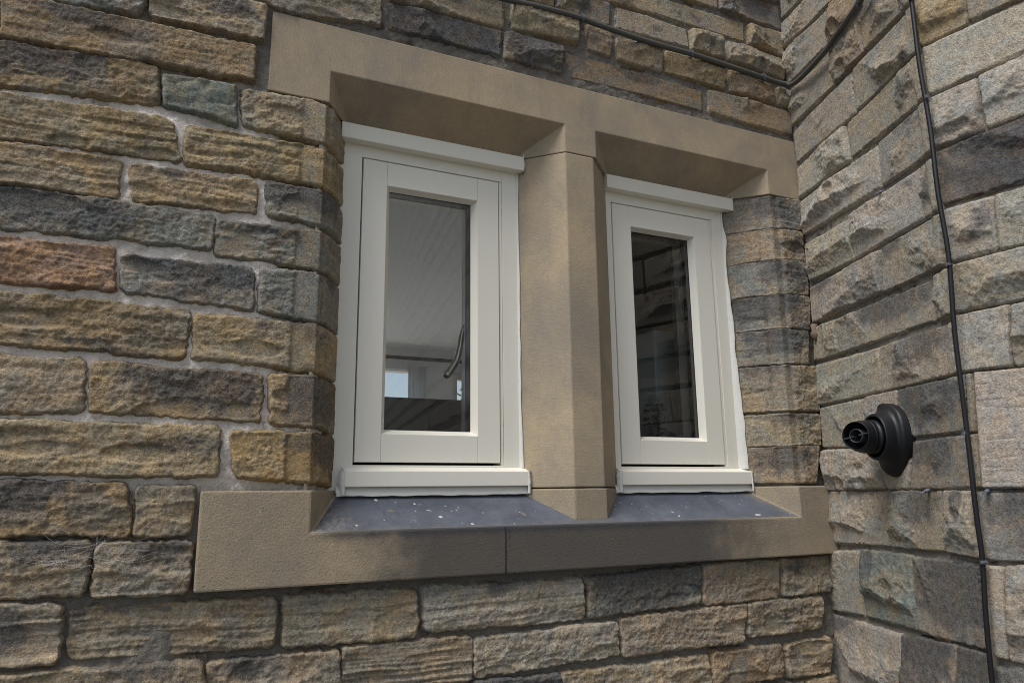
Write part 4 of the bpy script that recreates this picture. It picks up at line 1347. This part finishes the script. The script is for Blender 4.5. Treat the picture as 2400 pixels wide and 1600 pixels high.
# dark upright back of a piece of furniture close inside the left pane
bm = bmesh.new()
m = MB().box(-0.10, 0.990, .52, .56, .31, 1.838)
pan = m.obj('dark_panel', DARKWOOD, None, bevel=0.012, seg=4)
bm.free()
tag(pan, 'dark glossy upright panel filling the bottom of the left pane', 'panel')
tag(MB().box(1.80, 2.75, .46, .95, .31, 2.16).obj('cupboard', PALE, None, bevel=.006), 'pale cupboard side showing through the right half of the right pane', 'cupboard')
pt = empty('potted_plant', 'dark leafy pot plant in the bottom corner of the right pane', 'plant', (1.742, 0.385, 1.50))
lv, lf = lathe_vf([(0.0, 0), (0.045, 0), (0.06, .10), (0.055, .10), (0.0, .09)], (1.742, .385, 1.512), (0, 0, 1), 20)
mesh_obj('pot', lv, lf, POTM, pt, (1.742, .385, 1.512), smooth=True)
m = MB()
rs = np.random.RandomState(3)
for i in range(150):
    h = rs.uniform(0.09, .33); rr = .075 * (1 - (h - .09) / .3) ** .5
    a = rs.uniform(0, 6.28); r = rr * rs.uniform(.2, 1)
    c = Vector((1.742 + r * math.cos(a), .385 + r * math.sin(a), 1.512 + h))
    d = Vector((rs.uniform(-1, 1), rs.uniform(-1, 1), rs.uniform(-.4, .8))).normalized()
    s_ = d.orthogonal().normalized()
    l, w_ = rs.uniform(.018, .034), rs.uniform(.005, .009)
    m.add([tuple(c), tuple(c + d * l * .5 + s_ * w_), tuple(c + d * l), tuple(c + d * l * .5 - s_ * w_)], [(0, 1, 2, 3)])
o = m.obj('foliage', LEAFM, pt, loc=(1.742, .385, 1.7)); o['kind'] = 'stuff'
mesh_obj('stem', *tube_vf([(1.742, .385, 1.6), (1.745, .38, 1.84)], .004, 6), POTM, pt, (1.742, .385, 1.7))

# garden outside the far windows
m = MB()
for i in range(1500):
    c = Vector((rs.uniform(3.55, 6.0), rs.uniform(7.5, 8.5), rs.uniform(0.2, 4.4)))
    d = Vector((rs.uniform(-1, 1), rs.uniform(-1, 1), rs.uniform(-1, 1))).normalized(); s_ = d.orthogonal().normalized()
    m.add([tuple(c - s_ * .06), tuple(c + d * .1), tuple(c + s_ * .06), tuple(c - d * .1)], [(0, 1, 2, 3)])
hd = empty('garden_shrub', 'green leafy shrub seen through the narrow far window', 'shrub', (4, 8, 0))
GREEN = mat_plain('shrub_leaf', (0.06, 0.11, 0.04), 0.6, var=0.4)
o = m.obj('foliage', GREEN, hd, loc=(4, 8, 2)); o['kind'] = 'stuff'
mesh_obj('stem', *tube_vf([(4, 8, 0), (4.05, 8, 3.2)], .05, 8), POTM, hd, (4, 8, 0))

# ================================================================== things on the walls
def bw(u, z, off):
    x, y, nx, ny = PATH['B'](np.array([u]))
    return Vector((x[0] + nx[0] * off, y[0] + ny[0] * off, z))
NB1 = Vector((-0.94311163, 0.33247624, 0)); TB1 = Vector((D1[0], D1[1], 0)); UP = Vector((0, 0, 1))

# ---- flue terminal
fc = bw(0.462, 1.657, 0.0)
flue = empty('flue_terminal', 'black plastic boiler flue poking out of the side wall', 'flue', tuple(fc))
lv, lf = lathe_vf([(.119, -.03), (.119, .006), (.117, .010), (.108, .016), (.094, .023), (.082, .034), (.074, .050), (.0715, .063), (.069, .067), (.064, .067), (.062, .062), (.061, .03)], fc + NB1 * 0.008, NB1, 56)
# the rubber seal sags and buckles over the uneven stone
lv2 = []
for p in lv:
    d = Vector(p) - fc
    l = d.dot(NB1); r_ = (d - NB1 * l); a = math.atan2(r_.z, r_.dot(TB1)); R = r_.length
    k = sm(.07, .119, np.array(R)).item()
    g = NB1 * (0.013 * k * (math.sin(2 * a + .6) * .6 + math.sin(3 * a + 2.) * .5)) + r_ * (k * .05 * math.sin(3 * a + 1.0))
    if r_.z > 0:
        g += NB1 * (.014 * k * (r_.z / .119) ** 2) - UP * (.012 * k * max(0, r_.z / .119) ** 3)
    ox = r_.dot(TB1)
    g -= TB1 * (ox * 0.36 * sm(.060, .100, np.array(R)).item())
    lv2.append(tuple(Vector(p) + g))
mesh_obj('wall_seal', lv2, lf, BLACK, flue, tuple(fc), smooth=True)
pr = [(.050, -.05), (.050, .070), (.0525, .072), (.0525, .079), (.0495, .081), (.0495, .089), (.0522, .091), (.0522, .096), (.0505, .098)]
A2 = (NB1 * 0.62 + Vector((-0.78, -0.60, 0.06)) * 0.66).normalized()
pv, pf = lathe_vf(pr, fc, NB1, 56)
c2 = fc + NB1 * .104
pr2 = [(.0470, -.040), (.0500, -.010), (.0505, .004), (.0490, .022), (.0450, .037), (.0437, .050), (.0433, .0512), (.0420, .0515), (.0412, .0505), (.0405, .030), (.0405, -.035), (0.0, -.036)]
nv, nf = lathe_vf(pr2, c2, A2, 56)
k = len(pv)
mesh_obj('flue_pipe', pv + nv, pf + [tuple(i + k for i in q) for q in nf], BLACK, flue, tuple(fc), smooth=True)
FRIM = mat_plain('worn_black_rim', (0.045, 0.047, 0.055), 0.4, var=0.3)
pr = [(.0215, -.035), (.0215, .0475), (.0208, .0487), (.0196, .0487), (.0190, .0475), (.0190, -.035)]
mesh_obj('inner_tube', *lathe_vf(pr, c2, A2, 40), FRIM, flue, tuple(c2), smooth=True)
sd = (UP.cross(A2)).normalized() * 0.97 + UP * 0.18
sd = (sd - A2 * sd.dot(A2)).normalized()
for sgn in (1, -1):
    q = sd.cross(A2) * .0016
    pts = []
    for (r0, l0) in ((.0085, .034), (.0410, .034), (.0410, .0475), (.0085, .0475)):
        for s2 in (1, -1):
            pts.append(tuple(c2 + sd * r0 * sgn + A2 * l0 + q * s2))
    mesh_obj('spoke', pts, [(0, 2, 4, 6), (1, 7, 5, 3), (0, 1, 3, 2), (2, 3, 5, 4), (4, 5, 7, 6), (6, 7, 1, 0)], FRIM, flue, tuple(c2))

# ---- black cable down the quoin of the side wall
def cable_pts(lst, fn, m=8):
    return spline([fn(*a) for a in lst], m)
bc = [(0.832, 3.75, .034), (0.833, 3.45, .034), (0.832, 3.16, .034), (0.831, 2.924, .033), (0.830, 2.707, .035), (0.833, 2.503, .031), (0.835, 2.308, .036), (0.836, 2.121, .031), (0.822, 1.908, .033), (0.815, 1.656, .031), (0.809, 1.437, .032), (0.805, 1.320, .029), (0.796, 1.174, .034), (0.787, 1.011, .034), (0.785, 0.85, .034), (0.786, 0.4, .034), (0.786, 0.02, .034)]
def bq(u, z, off):                    # offsets measured square to the first face of the side wall
    p = Vector((P0[0], P0[1], 0)) + TB1 * u + NB1 * off
    return Vector((p.x, p.y, z))
cab = empty('black_cable', 'thin black cable running down the side wall past the flue', 'cable', tuple(bq(.82, 1.0, .03)))
cp = cable_pts(bc, bq)
mesh_obj('sheath', *tube_vf(cp, 0.0064, 10), CABLE_B, cab, tuple(bq(.82, 1.0, .03)), smooth=True)
def clip_vf(c, axis, out_, side, r):
    """nail-in clip: a half loop over the cable and a small block with a pin head"""
    m = MB()
    arc = []
    for i in range(9):
        an = math.pi * i / 8
        arc.append(c + side * math.cos(an) * (r + .0018) + out_ * math.sin(an) * (r + .0018))
    arc = [arc[0] - out_ * .012] + arc + [arc[-1] - out_ * .012]
    h = axis * .0045
    v, f = [], []
    for p in arc:
        d = (p - c).normalized() * .0016
        v += [tuple(p - h), tuple(p + h), tuple(p + h + d), tuple(p - h + d)]
    for i in range(len(arc) - 1):
        a, b_ = i * 4, (i + 1) * 4
        for k in range(4):
            f.append((a + k, a + (k + 1) % 4, b_ + (k + 1) % 4, b_ + k))
    m.add(v, f)
    b0 = c + side * (r + .006)
    m.add(*tube_vf([b0 - out_ * .012, b0 + out_ * .004], .0045, 8))
    m.add(*tube_vf([b0 + out_ * .004, b0 + out_ * .006], .0028, 8))
    return m
for (u, z, off, sgn) in ((0.839, 2.594, .033, -1), (0.828, 2.096, .031, 1), (0.807, 1.641, .031, -1), (0.795 + .008, 1.313, .029, 1), (0.828, 2.918, .033, 1)):
    side = (TB1 * -0.9 - NB1 * .4).normalized() * (-sgn)
    outv = (NB1 * .9 + TB1 * .4).normalized()
    m = clip_vf(bq(u, z, off), UP, outv, side, .0064)
    m.obj('cable_clip', CLIP_M, cab, smooth=False)

# ---- grey cable along the window wall and up the side wall
ga = [(-1.6, 3.118), (-0.9, 3.121), (-0.2, 3.114), (0.3, 3.121), (0.70, 3.118), (0.906, 3.123), (1.075, 3.133), (1.21, 3.136), (1.275, 3.130), (1.485, 3.121), (1.687, 3.123), (1.852, 3.119), (2.046, 3.112), (2.115, 3.109)]
gb = [(0.070, 3.095), (0.119, 3.078), (0.204, 3.068), (0.34, 3.066), (0.396, 3.075), (0.469, 3.084), (0.567, 3.098), (0.605, 3.108), (0.66, 3.135), (0.72, 3.20), (0.735, 3.32), (0.738, 3.50), (0.737, 3.74)]
gpts = [Vector((x, -.024, z)) for x, z in ga] + [Vector((2.160, -.036, 3.104))] + [bq(u, z, .024) for u, z in gb]
gc = empty('grey_cable', 'thick grey cable clipped above the lintel and turning up the side wall', 'cable', (1.6, -.02, 3.12))
mesh_obj('sheath', *tube_vf(spline(gpts, 8), 0.0100, 12), CABLE_G, gc, (1.6, -.02, 3.12), smooth=True)
for (x, z) in ((1.21, 3.136), (1.687, 3.123), (2.046, 3.112)):
    clip_vf(Vector((x, -.024, z)), Vector((1, 0, 0)), Vector((0, -1, 0)), Vector((0, 0, 1)), .0100).obj('cable_clip', CLIP_M, gc)
clip_vf(bq(.567, 3.098, .024), TB1, NB1, UP, .0100).obj('cable_clip', CLIP_M, gc)

# ---- old fixings left in the joints of the side wall
def fixing(label, p, n_, tilt):
    t = empty('wall_plug', label, 'wall plug', tuple(p), 'old screw fixings in the side wall')
    a = p - n_ * .01; b_ = p + n_ * .016 + tilt
    mesh_obj('plug', *tube_vf([a, p + n_ * .006 + tilt * .4], .0052, 10), CLIP_M, t, tuple(p), smooth=True)
    mesh_obj('screw', *tube_vf([p + n_ * .006 + tilt * .4, b_], .0028, 8), STEEL, t, tuple(p), smooth=True)
    mesh_obj('screw_head', *tube_vf([b_, b_ + n_ * .004], .0062, 10), STEEL, t, tuple(b_), smooth=False)
fixing('rusty plug and screw in the joint below the flue', bw(.595, 1.495, .012), NB1, -UP * .012 - TB1 * .006)
N2 = Vector((-0.98673346, -0.16234862, 0))
fixing('blue grey plug and screw right of the black cable', bw(.812, 1.492, .012), N2, -UP * .008)
fixing('dark bent nail in a joint high on the side wall', bw(.541, 2.437, .006), NB1, -UP * .010)

# ---- a dead leaf caught in the corner
m = MB()
rs = np.random.RandomState(5)
c = Vector((2.186, -.030, 2.085))
G = 7
vv = []
for i in range(G):
    for j in range(G):
        a, b_ = (i / (G - 1) - .5), (j / (G - 1) - .5)
        wdt = .030 * math.sqrt(max(0.02, 1 - (2 * b_) ** 2))
        vv.append(tuple(c + Vector((a * wdt + .004 * b_, -.012 + .018 * a * a * 4 + .006 * math.sin(9 * b_ + 4 * a), b_ * .062 + .006 * math.sin(7 * a)))))
m.add(vv, [(i * G + j, i * G + j + 1, (i + 1) * G + j + 1, (i + 1) * G + j) for i in range(G - 1) for j in range(G - 1)])
o = m.obj('dead_leaf', DRYLEAF, None, smooth=True)
o.modifiers.new('thickness', 'SOLIDIFY').thickness = .0012
tag(o, 'curled brown dead leaf lodged in the corner beside the right jamb', 'leaf')

# ---- cobwebs over the lower left stones
def cobweb(label, c, n_, spread, seed):
    rs = np.random.RandomState(seed)
    m = MB()
    for i in range(n_):
        a = rs.uniform(0, 6.283); L = spread * rs.uniform(.5, 1.5)
        d = Vector((math.cos(a) * 1.5, 0, math.sin(a) * .6)) * L
        p0 = Vector(c) + Vector((rs.normal(0, spread * .25), -.004 + rs.normal(0, .003), rs.normal(0, spread * .12)))
        p1 = p0 + d
        mid = (p0 + p1) / 2 + Vector((rs.normal(0, .006), -.004, -abs(rs.normal(0, .006))))
        m.add(*tube_vf(spline([p0, mid, p1], 4), .00010, 3, cap=False))
    return tag(m.obj('cobweb', WEB, None), label, 'cobweb', 'dusty cobwebs on the stones left of the sill')
cobweb('dusty cobweb strands across the joint between two lower left stones', (-.136, -.026, 1.392), 26, .06, 1)
cobweb('thick white cobweb tuft on the lower far left stone', (-.200, -.026, 1.362), 30, .030, 2)
cobweb('faint cobweb film on the stone just left of the sill end', (-.085, -.026, 1.360), 26, .05, 3)
